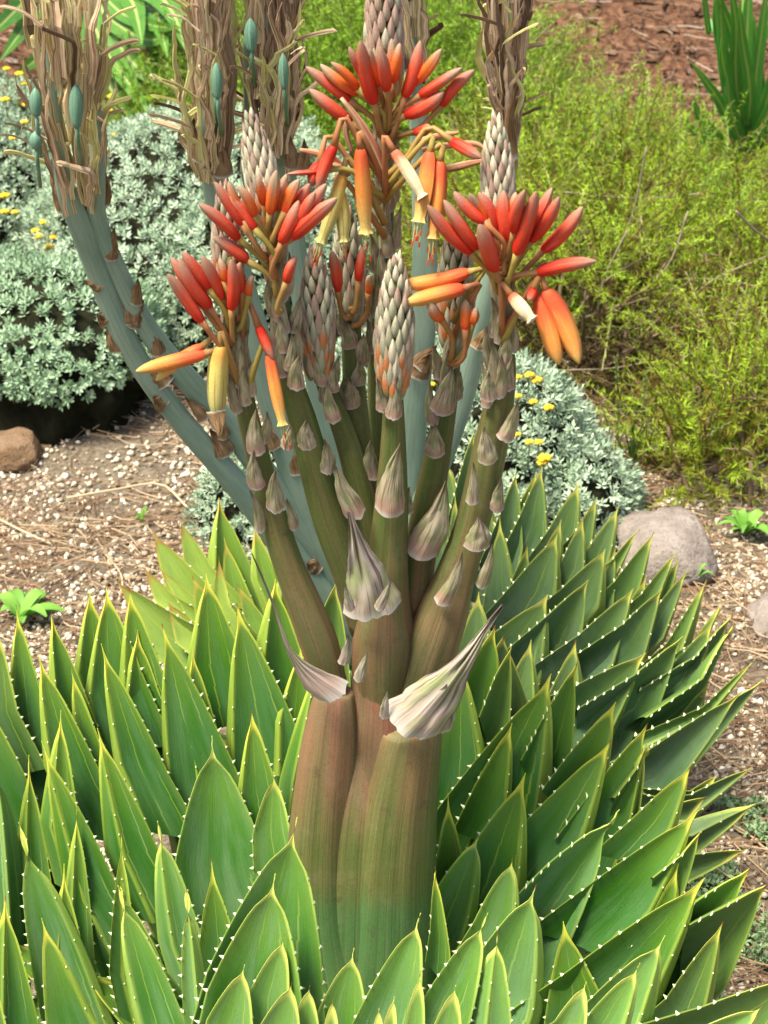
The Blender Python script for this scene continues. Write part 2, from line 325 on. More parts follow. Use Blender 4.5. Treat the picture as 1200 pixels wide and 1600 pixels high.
n = NT('ground_soil', .95, .1); p = n.pos(); q = n.n('ShaderNodeSeparateXYZ'); n.set(q.inputs[0], p)
a = n.noise(p, 6, 5); b = n.noise(p, 140, 5, .7); c = n.mix(n.ss(b, .3, .7), (.10, .078, .050), (.28, .225, .155))
c2 = n.mix(n.ss(n.noise(p, 70, 6, .7), .35, .65), (.085, .04, .022), (.24, .125, .07)); c = n.mix(n.ss(n.math('ADD', q.outputs[1], n.math('MULTIPLY', a, .6)), 2.0, 2.5), c, c2)
n.bump(n.math('ADD', b, n.noise(p, 40, 4)), .9, .008); M_soil = n.col(c)
def rock_mat(name, a, b, c_):
    n = NT(name, .9, .15); p = n.pos(); c = n.mix(n.ss(n.noise(p, 22, 5, .65), .35, .65), a, b); c = n.mix(n.ss(n.noise(p, 120, 4, .7), .5, .72, 0.0, .6), c, c_)
    n.bump(n.math('ADD', n.noise(p, 60, 6, .7), n.noise(p, 260, 3)), .7, .004); return n.col(c)
M_rock = rock_mat('grey_rock', (.19, .155, .125), (.30, .255, .21), (.09, .07, .055))
M_rock2 = rock_mat('ochre_rock', (.15, .09, .045), (.23, .15, .09), (.07, .045, .025))

n = NT('strap_leaf', .4, .4); U, V = n.uv(); d = n.math('ABSOLUTE', n.math('SUBTRACT', U, .5))
c = n.mix(n.ss(n.noise(n.comb(n.math('MULTIPLY', U, 30.0), n.math('MULTIPLY', V, 3.0), n.rand()), 1, 3), .3, .7), (.08, .22, .03), (.15, .36, .05))
c = n.mix(n.ss(d, .03, .10, .9, 0.0), c, (.52, .60, .20)); n.trans(c, .4); M_strap = n.col(c)
n = NT('strap_leaf_bluish', .4, .4); U, V = n.uv(); d = n.math('ABSOLUTE', n.math('SUBTRACT', U, .5))
c = n.mix(n.ss(n.noise(n.comb(n.math('MULTIPLY', U, 30.0), n.math('MULTIPLY', V, 3.0), n.rand()), 1, 3), .3, .7), (.09, .30, .05), (.20, .50, .09))
c = n.mix(n.ss(d, .05, .13, .9, 0.0), c, (.50, .58, .14)); n.trans(c, .4); M_strap2 = n.col(c)

# ------------------------------------------------------------------ ground
def gz(x, y):
    z = .30*max(0, y-2.25)*sstep(2.1, 3.0, y) if y < 6 else .30*3.75
    return z+.008*noise.noise(Vector((x*5, y*5, 0)))+.02*noise.noise(Vector((x*1.3, y*1.3, 3)))*sstep(1, 3, y)
mb = MB(); xs = [-60, -25, -10, -5]+[(-3+.1*i) for i in range(61)]+[5, 10, 25, 60]; ys = [-40, -15, -5, -2.5]+[(-1.5+.08*i) for i in range(82)]+[6, 8, 14, 30, 70]
idx = [[mb.vert((x, y, gz(x, y))) for x in xs] for y in ys]
for j in range(len(ys)-1):
    for i in range(len(xs)-1): mb.face(idx[j][i], idx[j][i+1], idx[j+1][i+1], idx[j+1][i])
g = link('ground', mb.mesh('ground', [M_soil])); g['kind'] = 'structure'
gzv = np.vectorize(gz)

# ------------------------------------------------------------------ spiral aloe leaves
US = [0, .02, .05, .10, .16, .24, .34, .44, .54, .64, .74, .82, .89, .94, .975, 1]
def leaf_rows(rowsL, rowsR, tocam, k, cup, mat, teeth=(1,), seed=0, tooth=.0036, spine=True):
    mb = MB(); n = len(rowsL); rr = random.Random(seed)
    us = sorted(set(US+[k-.03, k, k+.03])) if k else US
    us = [u for u in us if 0 <= u <= 1]
    grid = []; back = []; V = 0; prev = None; fold = []; mar = {0: [], 1: []}
    for i in range(n):
        A, B = rowsL[i], rowsR[i]; mid = (A+B)/2; W = (B-A).length
        if prev is not None: V += (mid-prev).length
        prev = mid
        ax = (((rowsL[min(i+1, n-1)]+rowsR[min(i+1, n-1)])-(rowsL[max(i-1, 0)]+rowsR[max(i-1, 0)]))).normalized()
        wd = (B-A).normalized() if W > 1e-6 else Vector((1, 0, 0)); nn = ax.cross(wd).normalized()
        if nn.dot(tocam) < 0: nn = -nn
        ra, rb = [], []
        for u in us:
            if k and k < .5:
                if u < k: o = -(k-u)*W*.9
                else: v = (u-k)/(1-k); o = -cup*W*4*v*(1-v)*(1-.3*v)
            elif k and k > .5:
                if u > k: o = -(u-k)*W*.9
                else: v = (k-u)/k; o = -cup*W*4*v*(1-v)*(1-.3*v)
            else: o = -cup*W*4*u*(1-u)
            o += .02*W*noise.noise(Vector((u*3+seed, V*14, seed*1.7)))
            e = min(u, 1-u)*W; kd = abs(u-k)*W if k else .05; stp = 1.0 if k and ((k < .3 and u < k-.001) or (k > .7 and u > k+.001)) else 0.0
            q = A.lerp(B, u)+nn*o; at = dict(edge=e, keel=kd, strip=stp)
            ra.append(mb.vert(q, (u, V), **at))
            th = min(.014, .17*W)*(math.sin(math.pi*u)**.6 if 0 < u < 1 else 0)+.0004
            rb.append(mb.vert(q-nn*th, (u, V), edge=e, keel=.05))
            if k and abs(u-k) < 1e-9: fold.append((q.copy(), nn.copy(), ax.copy(), V))
        mar[0].append((A+nn*0, -wd, ax, V)); mar[1].append((B+nn*0, wd, ax, V))
        grid.append(ra); back.append(rb)
    m = len(us)
    for i in range(n-1):
        for j in range(m-1):
            mb.face(grid[i][j], grid[i][j+1], grid[i+1][j+1], grid[i+1][j])
            mb.face(back[i][j+1], back[i][j], back[i+1][j], back[i+1][j+1])
        mb.face(back[i][0], grid[i][0], grid[i+1][0], back[i+1][0]); mb.face(grid[i][-1], back[i][-1], back[i+1][-1], grid[i+1][-1])
    def along(lst, s):
        for a, b in zip(lst, lst[1:]):
            if a[3] <= s <= b[3]+1e-9:
                t = (s-a[3])/max(1e-9, b[3]-a[3]); return a[0].lerp(b[0], t), a[1].lerp(b[1], t).normalized(), a[2]
        return None
    def spike(p, out, ax, h, bw):
        s = ax.cross(out).normalized()*bw*.45; tip = p+out*h-ax*h*.35
        a = mb.vert(p-ax*bw-out*.0006); b = mb.vert(p+ax*bw-out*.0006); c = mb.vert(p+s-out*.0004); d = mb.vert(p-s-out*.0004); t = mb.vert(tip)
        for q in ((a, c, t), (c, b, t), (b, d, t), (d, a, t)): mb.face(*q, m=1)
    for side in teeth:
        s = .035+rr.random()*.02
        while s < V:
            q = along(mar[side], s)
            if q: spike(q[0], q[1], q[2], tooth*rr.uniform(.4, 1.0)*sstep(.0, .09, s)*1.05, tooth*.5)
            s += rr.uniform(.008, .0175)
    if fold and k:
        s = .04
        while s < V:
            q = along(fold, s)
            if q: spike(q[0]+q[1]*.0003, q[1], q[2], .0011, .0013)
            s += rr.uniform(.014, .040)
    return mb.mesh('leaf', [mat, M_tooth])

def ydepthA(py): 
    xs_ = [600, 740, 900, 1100, 1300, 1450, 1600, 1700]; ys_ = [.27, .24, .17, .09, .02, -.06, -.13, -.17]
    return float(np.interp(py, xs_, ys_))
def ydepthB(py): return .20+(1400-py)*.00065
def leaf_px(parent, T, L, R, k, mat, plant='A', dy=0, bulge=None, cup=.15, teeth=None, seed=0, ext=.45):
    T, L, R = (np.array(v, dtype=float) for v in (T, L, R))
    cen = np.array((580., 1560.) if plant == 'A' else (620., 1000.)); yf = ydepthA if plant == 'A' else ydepthB
    yT = yf(T[1])+dy; slope = (.00011 if plant == 'A' else .00024)
    cx = .0 if plant == 'A' else .02; wx = P(T[0], T[1], yT).x-cx
    dydx = max(-.14, min(.14, -wx*.5)); dydx = -dydx if False else dydx
    # left leaves face right: their left edge is nearer the camera
    M = (L+R)/2; ln = np.linalg.norm(M-T); rowsL, rowsR = [], []
    if bulge is None: bulge = .026 if mat is M_leafin else .012
    tc = .042 if mat is M_leafin else .016
    if teeth is None: teeth = (1,) if (k and k < .5) else ((0,) if k else (0, 1))
    ts = [0, .012, .03, .06, .1, .15, .21, .28, .36, .45, .55, .65, .76, .88, 1.0]+[1+ext*q for q in (.33, .66, 1.0)]
    for t in ts:
        out = []
        for E, sgn in ((L, -1), (R, 1)):
            d = E-T; nrm = np.array((-d[1], d[0]))*(1 if sgn < 0 else -1); nrm = nrm/np.linalg.norm(nrm)
            if nrm[0]*sgn < 0 and abs(nrm[0]) > .2: nrm = -nrm
            le = np.linalg.norm(d)
            if t <= 1:
                b = bulge*le*(math.sin(math.pi*t**1.15))-tc*le*math.exp(-((t-.14)/.11)**2)*min(1, t/.05)
                q = T+d*t+nrm*b
            else:
                e = t-1; q = T+d*1+((M-T)*.45+(E-T)*.55)*e+(cen-M)*.15*e
            out.append(q)
        a, b = out
        if t == 0: a = T+(-.8, 0); b = T+(.8, 0)
        m_ = (a+b)/2; ym = yT-slope*(m_[1]-T[1])
        s = sc_at(P(m_[0], m_[1], ym))
        pa = P(a[0], a[1], ym+dydx*(a[0]-m_[0])*s); pb = P(b[0], b[1], ym+dydx*(b[0]-m_[0])*s)
        rowsL.append(pa); rowsR.append(pb)
    me = leaf_rows(rowsL, rowsR, (CAM-P(T[0], T[1], yT)).normalized(), k, cup, mat, teeth, seed)
    return part('leaf', me, parent)

def leaf_3d(parent, az, r0, z0, r1, z1, width, mat, cen, twist=.25, seed=0):
    "filler leaf from the middle of the rosette outwards"
    rl, rr_ = [], []; n = 12; rad = Vector((math.cos(az), math.sin(az), 0)); tan = Vector((-rad.y, rad.x, 0))
    for i in range(n):
        t = 1-i/(n-1)      # 1 tip .. 0 base
        r = lerp(r0, r1, t**.85); z = lerp(z0, z1, t**1.7); c = Vector(cen)+rad*r+tan*(twist*r*.4*t)+Vector((0, 0, z))
        wv = width*.5*(min(1, (1-t)*1.9)**.8)*(1 if t > .4 else lerp(.75, 1, t/.4))+.0004
        rl.append(c-tan*wv); rr_.append(c+tan*wv)
    me = leaf_rows(rl, rr_, (-rad+Vector((0, 0, 1.2))).normalized(), None, .10, mat, (0, 1), seed)
    return part('leaf', me, parent)

aloe = thing('spiral_aloe', 'big bright green rosette with thick brown stem of branching red and orange flower spikes', 'aloe plant', (-.01, 0, 0))
aloe2 = thing('spiral_aloe', 'duller green rosette behind the flowering one, with blue-green stems of dried brown flowers', 'aloe plant', (.02, .5, 0))
A = [ # tip, left edge, right edge, keel, kind, dy
((25,945),(10,1160),(76,1130),.15,'g'),((80,958),(80,1090),(162,1160),.12,'g'),((140,922),(116,1050),(190,1070),.1,'g',.01),((166,918),(130,1095),(226,1060),.1,'g'),
((202,920),(185,1072),(262,1070),.12,'g'),((158,1006),(178,1190),(264,1210),.12,'g'),((60,1022),(69,1200),(166,1225),.12,'g'),((65,1158),(100,1420),(185,1385),.36,'g'),
((152,1138),(163,1340),(252,1335),.34,'g'),((253,975),(256,1300),(366,1195),.13,'g'),((322,897),(290,1050),(382,1030),.12,'g'),((370,943),(350,1210),(468,1145),.12,'g'),
((430,905),(400,1020),(490,1080),.15,'g'),((393,1110),(368,1255),(432,1225),.14,'g'),((331,1150),(272,1350),(424,1365),None,'y'),((428,1207),(394,1306),(454,1296),None,'y'),
((502,1015),(436,1225),(492,1220),.4,'g'),((525,910),(500,965),(545,1030),None,'m',.02),((464,1277),(322,1520),(508,1585),None,'y',-.115),((430,1365),(322,1550),(474,1580),None,'y',-.10),
((445,1460),(384,1560),(452,1570),None,'y',-.06),((382,1508),(322,1595),(396,1610),None,'y',-.05),((456,1535),(405,1604),(470,1612),None,'y',-.05),((484,1540),(455,1600),(500,1612),None,'y',-.04),
((553,1482),(486,1602),(576,1610),None,'y',-.03),((657,1427),(560,1580),(656,1585),None,'y',-.055),((520,1562),(506,1605),(530,1612),None,'y',-.04),((592,1577),(582,1612),(600,1612),None,'y',-.04),
((616,1558),(598,1606),(620,1612),None,'y',-.045),((657,1518),(632,1604),(664,1606),None,'y',-.04),((762,1427),(648,1582),(732,1610),None,'y',-.05),((778,1455),(727,1604),(800,1606),.45,'y',-.04),
((838,1382),(726,1522),(852,1590),.85,'y'),((968,1265),(816,1392),(862,1590),.8,'y'),((750,1302),(680,1390),(748,1450),.75,'y',.01),((802,1337),(740,1440),(812,1440),.9,'y'),
((821,1208),(700,1375),(824,1440),.84,'g'),((680,1355),(672,1450),(704,1490),None,'g',-.02),((861,1053),(684,1262),(862,1262),.87,'g'),((902,1036),(852,1115),(897,1235),.84,'g'),
((774,977),(722,1062),(790,1150),.9,'g'),((799,1012),(772,1060),(804,1145),.8,'m'),((787,993),(762,1035),(832,1120),None,'d',.02),((721,1028),(676,1205),(760,1185),.9,'g'),
((962,1097),(893,1172),(950,1230),.88,'g'),((955,1156),(816,1288),(925,1310),.87,'g'),((1012,1130),(925,1235),(986,1340),.84,'g'),((1011,1162),(996,1200),(996,1300),None,'m',.01),
((1080,1197),(988,1278),(1058,1300),.86,'g'),((1091,1266),(913,1388),(1034,1430),.86,'g'),((1095,1300),(1066,1336),(1070,1410),.8,'m',.01),((1101,1372),(880,1522),(1026,1600),.86,'g'),
((1174,1355),(1062,1428),(1078,1600),.84,'g',.01),((1199,1382),(1142,1412),(1132,1570),.84,'m',.015),((1262,1520),(1096,1574),(1190,1660),None,'m'),((1192,1571),(1086,1610),(1160,1650),.8,'y',-.03),
((1039,1462),(903,1580),(1020,1610),.8,'y',-.02),((1000,1505),(907,1600),(984,1615),.85,'y',-.035),((916,1535),(866,1596),(916,1610),None,'y',-.04),((712,1540),(676,1606),(722,1612),None,'y',-.045),
((29,1285),(64,1590),(178,1600),.88,'y'),((65,1435),(72,1606),(152,1600),.9,'g',-.02),((184,1384),(210,1600),(292,1602),.12,'y',-.02),((188,1386),(200,1460),(258,1515),None,'y'),
((246,1283),(246,1480),(318,1475),.34,'y'),((291,1386),(287,1594),(326,1592),.62,'y',-.02),((-45,1050),(-60,1300),(88,1315),.1,'g'),((-30,1030),(-60,1200),(62,1255),.1,'g',.02),
((-10,1125),(-40,1500),(62,1580),.6,'y'),((-30,1330),(-70,1600),(52,1605),.5,'g',-.02),((-3,980),(-50,1140),(28,1110),.1,'m'),((95,1110),(62,1290),(125,1300),.3,'g',.01),
((664,944),(653,990),(670,1010),None,'y',.03),((190,1300),(170,1520),(215,1540),.5,'g',.01),((8,1400),(-40,1620),(70,1640),.4,'g'),((-15,1500),(-60,1680),(30,1700),.4,'g',-.02),((45,1180),(20,1420),(90,1450),.3,'g',.03),((100,1350),(60,1580),(150,1600),.3,'g',.03),((120,1250),(95,1500),(150,1520),.3,'g',.02),((330,1340),(300,1590),(400,1600),None,'g',.01),
((560,1380),(470,1620),(650,1640),None,'g',.10),((880,1440),(850,1600),(960,1600),None,'g',.03),((700,1240),(670,1420),(740,1430),None,'g',.02),
((1060,1350),(1000,1470),(1060,1500),.8,'g',.03),((215,985),(190,1100),(270,1150),.1,'g',.02),((110,1040),(120,1210),(170,1200),.2,'g',.02),
((300,1010),(290,1150),(350,1180),.1,'g',.02),((470,1010),(430,1130),(500,1130),.1,'g',.02),((800,1130),(740,1230),(800,1260),.85,'g',.02),((1130,1440),(1040,1560),(1110,1610),.8,'m',.03)]
KM = {'g': M_leaf, 'y': M_leafin, 'm': M_leafmid, 'd': M_leafdull, 'o': M_leafyel}
for i, a in enumerate(A):
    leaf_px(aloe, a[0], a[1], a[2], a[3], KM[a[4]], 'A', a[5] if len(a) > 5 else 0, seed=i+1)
B = [((847,729),(812,805),(862,850),.85,'d'),((838,738),(805,800),(842,830),None,'m',.02),((807,737),(780,805),(824,865),.85,'d'),((781,804),(752,965),(815,965),.9,'d'),
((905,752),(856,828),(908,850),.88,'d'),((933,777),(900,828),(930,856),.8,'d'),((877,812),(842,875),(884,905),.8,'d'),((967,790),(912,866),(958,884),.84,'d'),((912,808),(878,874),(918,905),.85,'d'),
((871,835),(804,908),(880,945),.84,'d'),((997,827),(955,876),(968,905),.7,'m'),((1022,831),(958,910),(998,955),.82,'m'),((1057,861),(1000,930),(1026,962),.75,'m'),((1063,870),(1015,940),(1042,975),.8,'m',.01),
((1075,888),(1012,966),(1042,1005),.82,'d'),((1104,906),(1042,1005),(1080,1028),.6,'m'),((946,858),(876,920),(948,955),.82,'d'),((962,855),(930,930),(965,960),.8,'d',.01),((919,906),(856,960),(909,1068),.84,'d'),
((856,929),(728,1022),(860,1085),.86,'d'),((990,919),(906,990),(970,1048),.82,'d'),((1035,919),(972,976),(1012,1045),.82,'d'),((1131,937),(1082,1005),(1100,1015),.7,'m'),((1115,970),(1040,1050),(1092,1090),.82,'d'),
((1145,960),(1088,1026),(1086,1110),.8,'d'),((1147,973),(1098,1060),(1072,1140),.82,'m',-.01),((1067,994),(992,1056),(1012,1190),.8,'d'),((1009,1020),(893,1074),(960,1165),.86,'d'),((1181,1029),(1098,1105),(1112,1130),.6,'m'),
((1161,1079),(1010,1174),(1048,1260),.85,'d'),((1194,1061),(1078,1142),(1074,1240),.7,'d',.02),((1180,1196),(1078,1242),(1090,1295),.6,'d'),((1105,1245),(1066,1254),(1064,1295),None,'d',.01),((1185,1254),(1083,1292),(1080,1342),.3,'d'),
((1169,1327),(1078,1336),(1076,1380),None,'d'),((1122,1210),(1078,1236),(1094,1258),None,'m',.02),((740,675),(718,740),(764,805),.85,'d',-.02),((712,770),(700,845),(722,860),.8,'d'),((693,783),(668,870),(712,875),.8,'d'),
((700,720),(676,790),(730,805),.8,'d',.03),((760,760),(730,850),(790,870),.8,'d',.02),((825,850),(790,930),(840,980),.8,'d',.02),((1010,900),(960,980),(1010,1010),.8,'d',.02),((1040,1010),(980,1110),(1030,1150),.8,'d',.02),
((1110,1060),(1030,1160),(1080,1190),.8,'d',.03),((900,1000),(850,1100),(920,1130),.8,'d',.02),((830,1000),(780,1100),(850,1130),.8,'d',.01),
((342,778),(326,890),(424,960),.1,'M'),((237,830),(262,930),(324,912),None,'o'),((281,812),(288,880),(336,890),None,'o'),((181,908),(240,1026),(282,965),None,'o',-.03),((225,887),(242,940),(272,930),None,'o'),
((245,882),(290,960),(338,965),None,'o'),((342,870),(332,940),(360,945),None,'o',-.03),((262,940),(275,1005),(326,990),None,'o',-.02),((371,912),(382,968),(424,980),None,'M',-.03),((397,820),(392,905),(440,910),.2,'M'),
((450,860),(420,960),(500,960),.2,'M'),((300,900),(310,1000),(380,990),None,'M',-.01),((748,925),(708,1030),(782,1045),.85,'d',-.03),((722,890),(690,980),(748,990),.85,'d'),((350,840),(350,940),(400,950),None,'M',.02),((560,800),(520,940),(600,950),None,'d'),((620,830),(590,950),(660,960),None,'d'),((505,850),(480,960),(540,960),None,'d')]
M_bm = leaf_mat('aloe_leaf_yellowing', (.095, .20, .02), (.15, .25, .07), (.42, .50, .08), (.45, .36, .06), blotch=.15, brown=.5)
KM['M'] = M_bm
for i, a in enumerate(B):
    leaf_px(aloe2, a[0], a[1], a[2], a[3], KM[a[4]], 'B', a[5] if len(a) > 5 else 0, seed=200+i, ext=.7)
for i in range(110):   # lower leaves that close the rosettes all round
    az = i*2.399; r1 = .14+.20*random.random()
    leaf_3d(aloe, az, .03, .06, r1, .10+.085*random.random(), .08, M_leaf, (-.01, -.01, 0), seed=400+i)
for i in range(36):
    az = i*2.399; r1 = .13+.08*random.random()
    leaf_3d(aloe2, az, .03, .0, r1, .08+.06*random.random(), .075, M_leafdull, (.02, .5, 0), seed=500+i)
mb = MB(); tube(mb, [(-.01, 0, -.02), (-.01, 0, .08), (-.01, 0, .19)], [.06, .07, .05], 14, hue=[-1]*3); part('caudex', mb.mesh('caudex', [M_stem]), aloe)
mb = MB(); tube(mb, [(.02, .5, -.02), (.02, .5, .06), (.02, .5, .11)], [.05, .06, .05], 14, hue=[-1]*3); part('caudex', mb.mesh('caudex', [M_stem]), aloe2)

# ------------------------------------------------------------------ flowering stalk of the front rosette
def stem_mb(mb, path, y0, y1=None, n=40, hue=None, flat=.9, rib=.05, seed=0, seg=28, m=0):
    sp = spline(path, n); pts, rad = [], []; hs = []
    for i, q in enumerate(sp):
        y = y0 if y1 is None else lerp(y0, y1, i/(n-1)); p = P(q[0], q[1], y); pts.append(p); rad.append(max(.001, q[2]*.5*sc_at(p)))
        hs.append(hue(q[1]) if hue else .5)
    tube(mb, pts, rad, seg, m=m, flat=flat, rib=rib, hue=hs, seed=seed); return pts, rad
hue_tr = lambda py: float(np.interp(py, [1050, 1220, 1310, 1400], [.70, .58, .05, -.6]))
hue_r = lambda py: float(np.interp(py, [940, 1100, 1220, 1320, 1400], [.55, .42, .32, .0, -.6]))
hue_l = lambda py: float(np.interp(py, [1050, 1200, 1310, 1400], [.65, .50, .15, -.6]))
hue_br = lambda py: float(np.interp(py, [300, 560, 700, 860, 960], [.0, .03, .12, .32, .50]))
mb = MB()
stem_mb(mb, [(560,1660,180),(528,1540,150),(508,1440,122),(503,1340,108),(508,1240,98),(517,1150,86),(523,1085,62),(526,1072,30)], -.004, seed=1, hue=hue_l, rib=.05, seg=72)
stem_mb(mb, [(575,1660,190),(575,1500,170),(578,1400,150),(588,1280,132),(596,1180,120),(600,1080,106),(598,1000,92),(592,955,80),(592,930,50)], .007, seed=5, hue=hue_tr, rib=.05, seg=72)
stem_mb(mb, [(600,1660,190),(604,1540,172),(608,1440,150),(612,1340,140),(622,1240,128),(636,1160,112),(641,1138,104),(641,1130,92),(640,1124,60)], -.004, seed=9, hue=hue_r, rib=.05, seg=72)
stem_mb(mb, [(566,1660,236),(566,1550,224),(565,1450,216),(567,1350,208),(572,1260,196),(580,1190,176),(588,1130,140),(592,1085,96),(594,1050,60)], .001, .016, flat=.68, seed=11, hue=hue_tr, rib=.05, seg=72)
part('main_stalk', mb.mesh('main_stalk', [M_stem]), aloe)

def spindle(name, mat, prof, seg=12, lobes=3, curve=.0, tip_open=0, stam=False, ridge=.085):
    "unit flower along +Z, base at 0, tip at 1, diameter 1"
    mb = MB(); rings = []; N = len(prof)
    for i, (t, r) in enumerate(prof):
        ring = []
        for k in range(seg+1):
            a = 2*math.pi*k/seg; rr = r*.5*(1+ridge*math.cos(a*lobes*2)); fl = 0
            if tip_open and t > .93: rr *= 1+tip_open*(.5+.5*math.cos(a*6))*(t-.93)/.07
            ring.append(mb.vert((rr*math.cos(a)+curve*math.sin(math.pi*t), rr*math.sin(a), t), (k/seg, t)))
        rings.append(ring)
    for i in range(N-1):
        for k in range(seg): mb.face(rings[i][k], rings[i][k+1], rings[i+1][k+1], rings[i+1][k])
    for k in range(seg): pass
    c = mb.vert((0, 0, 0), (0, 0))
    for k in range(seg): mb.face(rings[0][k+1], rings[0][k], c)
    mats = [mat]
    if stam:
        mats += [M_yel, M_anther]
        for k in range(6):
            a = k*1.05; x, y = .22*math.cos(a), .22*math.sin(a); e = 1.12+.08*(k % 3)
            for j, (z0, z1, rd, m) in enumerate(((.8, e, .035, 1), (e, e+.07, .07, 2))):
                vs = [mb.vert((x+rd*math.cos(b), y+rd*math.sin(b)*.8, z), (0, .5)) for z in (z0, z1) for b in (0, 2.1, 4.2)]
                for q in range(3): mb.face(vs[q], vs[(q+1) % 3], vs[3+(q+1) % 3], vs[3+q], m=m)
                mb.face(vs[3], vs[4], vs[5], m=m)
    return mb.mesh(name, mats)
PB = [(0, .35), (.03, .62), (.1, .84), (.22, .96), (.4, 1), (.6, .97), (.75, .86), (.87, .62), (.95, .35), (.99, .12), (1, .02)]
PG_ = [(0, .45), (.06, .7), (.2, .95), (.38, 1), (.55, .9), (.72, .66), (.86, .38), (.95, .18), (1, .02)]
PH = [(0, .3), (.03, .6), (.1, .82), (.3, .95), (.5, 1), (.7, .94), (.85, .76), (.93, .66), (.97, .68), (1, .78)]
PT = [(0, .6), (.1, .75), (.35, 1), (.6, 1), (.8, .75), (.92, .4), (1, .05)]
F = {k: [spindle('flower', m, PB, curve=c) for c in (-.22, 0, .22)] for k, m in (('r', M_red), ('o', M_redor), ('p', M_hang))}
F['h'] = [spindle('flower', M_hang, PH, tip_open=.25, stam=True, curve=c) for c in (-.1, .1)]
F['y'] = [spindle('flower', M_yel, PH, tip_open=.35, stam=True, curve=c) for c in (-.1, .1)]
F['Y'] = [spindle('flower', M_yel, PB, curve=c, ridge=.09) for c in (-.1, .1)]
F['w'] = [spindle('flower', M_white, PH, tip_open=.3, curve=.12)]
BU = {k: spindle('bud', m, PG_, 8, ridge=.04) for k, m in (('g', M_grey), ('k', M_greypink), ('o', M_greyor), ('c', M_cream))}
def place(name, me, parent, p0, p1, wd, roll=None):
    d = p1-p0; q = d.to_track_quat('Z', 'Y'); rl = random.random()*6.28 if roll is None else roll
    M = Matrix.Translation(p0) @ q.to_matrix().to_4x4() @ Matrix.Rotation(rl, 4, 'Z') @ Matrix.Diagonal((wd, wd, d.length, 1))
    return part(name, me, parent, M)
def bract(parent, bx, by, tx, ty, wpx, y, mat=None, wrap=.55, bend=0, name='bract', curl=0, seed=None, yt=None, tail=0):
    seed = seed if seed is not None else bx*.37+by*.11
    if not tail: bend += .05*math.sin(seed*7); curl += .06+.12*math.sin(seed*3)
    mb = MB(); n = 12 if not tail else 26; m = 10 if not tail else 16; rows = []
    pb = P(bx, by, y); pt = P(tx, ty, (y-.002) if yt is None else yt); s = sc_at(pb); W = wpx*s; d = pt-pb
    side = d.cross(Vector((0, -1, .3))).normalized(); front = side.cross(d).normalized()
    if front.y > 0: front = -front
    for i in range(n):
        t = i/(n-1); w_ = W*(.86*max(0, 1-t)**1.25*(1+1.5*t)+.10*(1-t)) +.0007
        if tail: w_ = W*(.90*math.exp(-(t/tail)**1.8)+.13*(1-t))+.0006
        w_ *= 1+.1*noise.noise(Vector((t*5, seed, 2)))
        c = pb+d*t+side*(bend*d.length*(math.sin(t*math.pi) if not tail else math.sin(t*math.pi)+.35*math.sin(t*2*math.pi)))+front*(curl*d.length*t*t)+side*(.035*d.length*noise.noise(Vector((seed, t*2.5, 0)))*t)
        row = []
        for j in range(m):
            u = j/(m-1); a = (u-.5)*2
            q = c+side*(a*w_*.5)+front*(-wrap*w_*.5*a*a*(1-.4*t))+front*(.09*W*noise.noise(Vector((u*9+seed, t*2, 5)))+.08*W*noise.noise(Vector((u*5+seed, t*4, 0))))
            q += d*(-.06*(1-a*a)*(1-t)*1.0)
            q += side*(a*.06*w_*noise.noise(Vector((t*14, seed, a))))+d*(.035*noise.noise(Vector((u*8, seed, 3)))*(1-t))
            row.append(mb.vert(q+front*.0015, (u, t)))
        rows.append(row)
    for i in range(n-1):
        for j in range(m-1): mb.face(rows[i][j], rows[i][j+1], rows[i+1][j+1], rows[i+1][j])
    # back skin gives it thickness
    off = len(mb.v); cnt = off
    for i in range(cnt): mb.vert(Vector(mb.v[i])-front*.0009, mb.uv[i])
    for f in list(mb.f): mb.face(*[x+off for x in reversed(f)])
    for i in range(n-1):
        for j in (0, m-1):
            a, b = rows[i][j], rows[i+1][j]; mb.face(a, b, b+off, a+off) if j == 0 else mb.face(b, a, a+off, b+off)
    return part(name, mb.mesh('bract', [mat or M_bract]), parent)
def stalk_part(name, paths, y0, y1, seed, hue=hue_br, parent=aloe, mat=M_stem, rib=.09, seg=40, flat=.92):
    mb = MB(); q = None
    for pth in paths: q = stem_mb(mb, pth, y0, y1, hue=hue, seed=seed, rib=rib, seg=seg, flat=flat)
    return part(name, mb.mesh(name, [mat]), parent)
def flower_set(parent, lst, axis, y, ydir=-1):
    "axis: list of (py, px) of the stem in this head"
    ax = sorted(axis)
    for (tx, ty, bx, by, wpx, kind) in lst:
        yb = y-.010-random.random()*.010; hang = kind in 'hywYp' and ty > by
        yt = yb-random.uniform(.0, .014)
        p0 = P(bx, by, yb); p1 = P(tx, ty, yt); s = sc_at(p0); me = random.choice(F[kind])
        place('flower', me, parent, p0, p1, wpx*s)
        # pedicel down to the stem
        sy = by+(38 if not hang else 55)+random.uniform(0, 30); sx = float(np.interp(sy, [a[0] for a in ax], [a[1] for a in ax]))
        ps = P(sx, sy, y); dirn = (p1-p0).normalized(); mb = MB()
        c1 = p0-dirn*(.018 if not hang else .012); mid = (c1+ps)/2+Vector((0, -.003, -.002))
        if hang: c1 = p0-dirn*.010; mid = (c1*.6+ps*.4)+Vector((0, -.004, .004))
        cp = spline([tuple(p0+dirn*.001), tuple(c1), tuple(mid), tuple(ps)], 9)
        tube(mb, cp, [.0026, .0019, .0017, .0017, .0017, .0018, .0020, .0022, .0025], 7)
        part('pedicel', mb.mesh('pedicel', [M_ped]), parent)
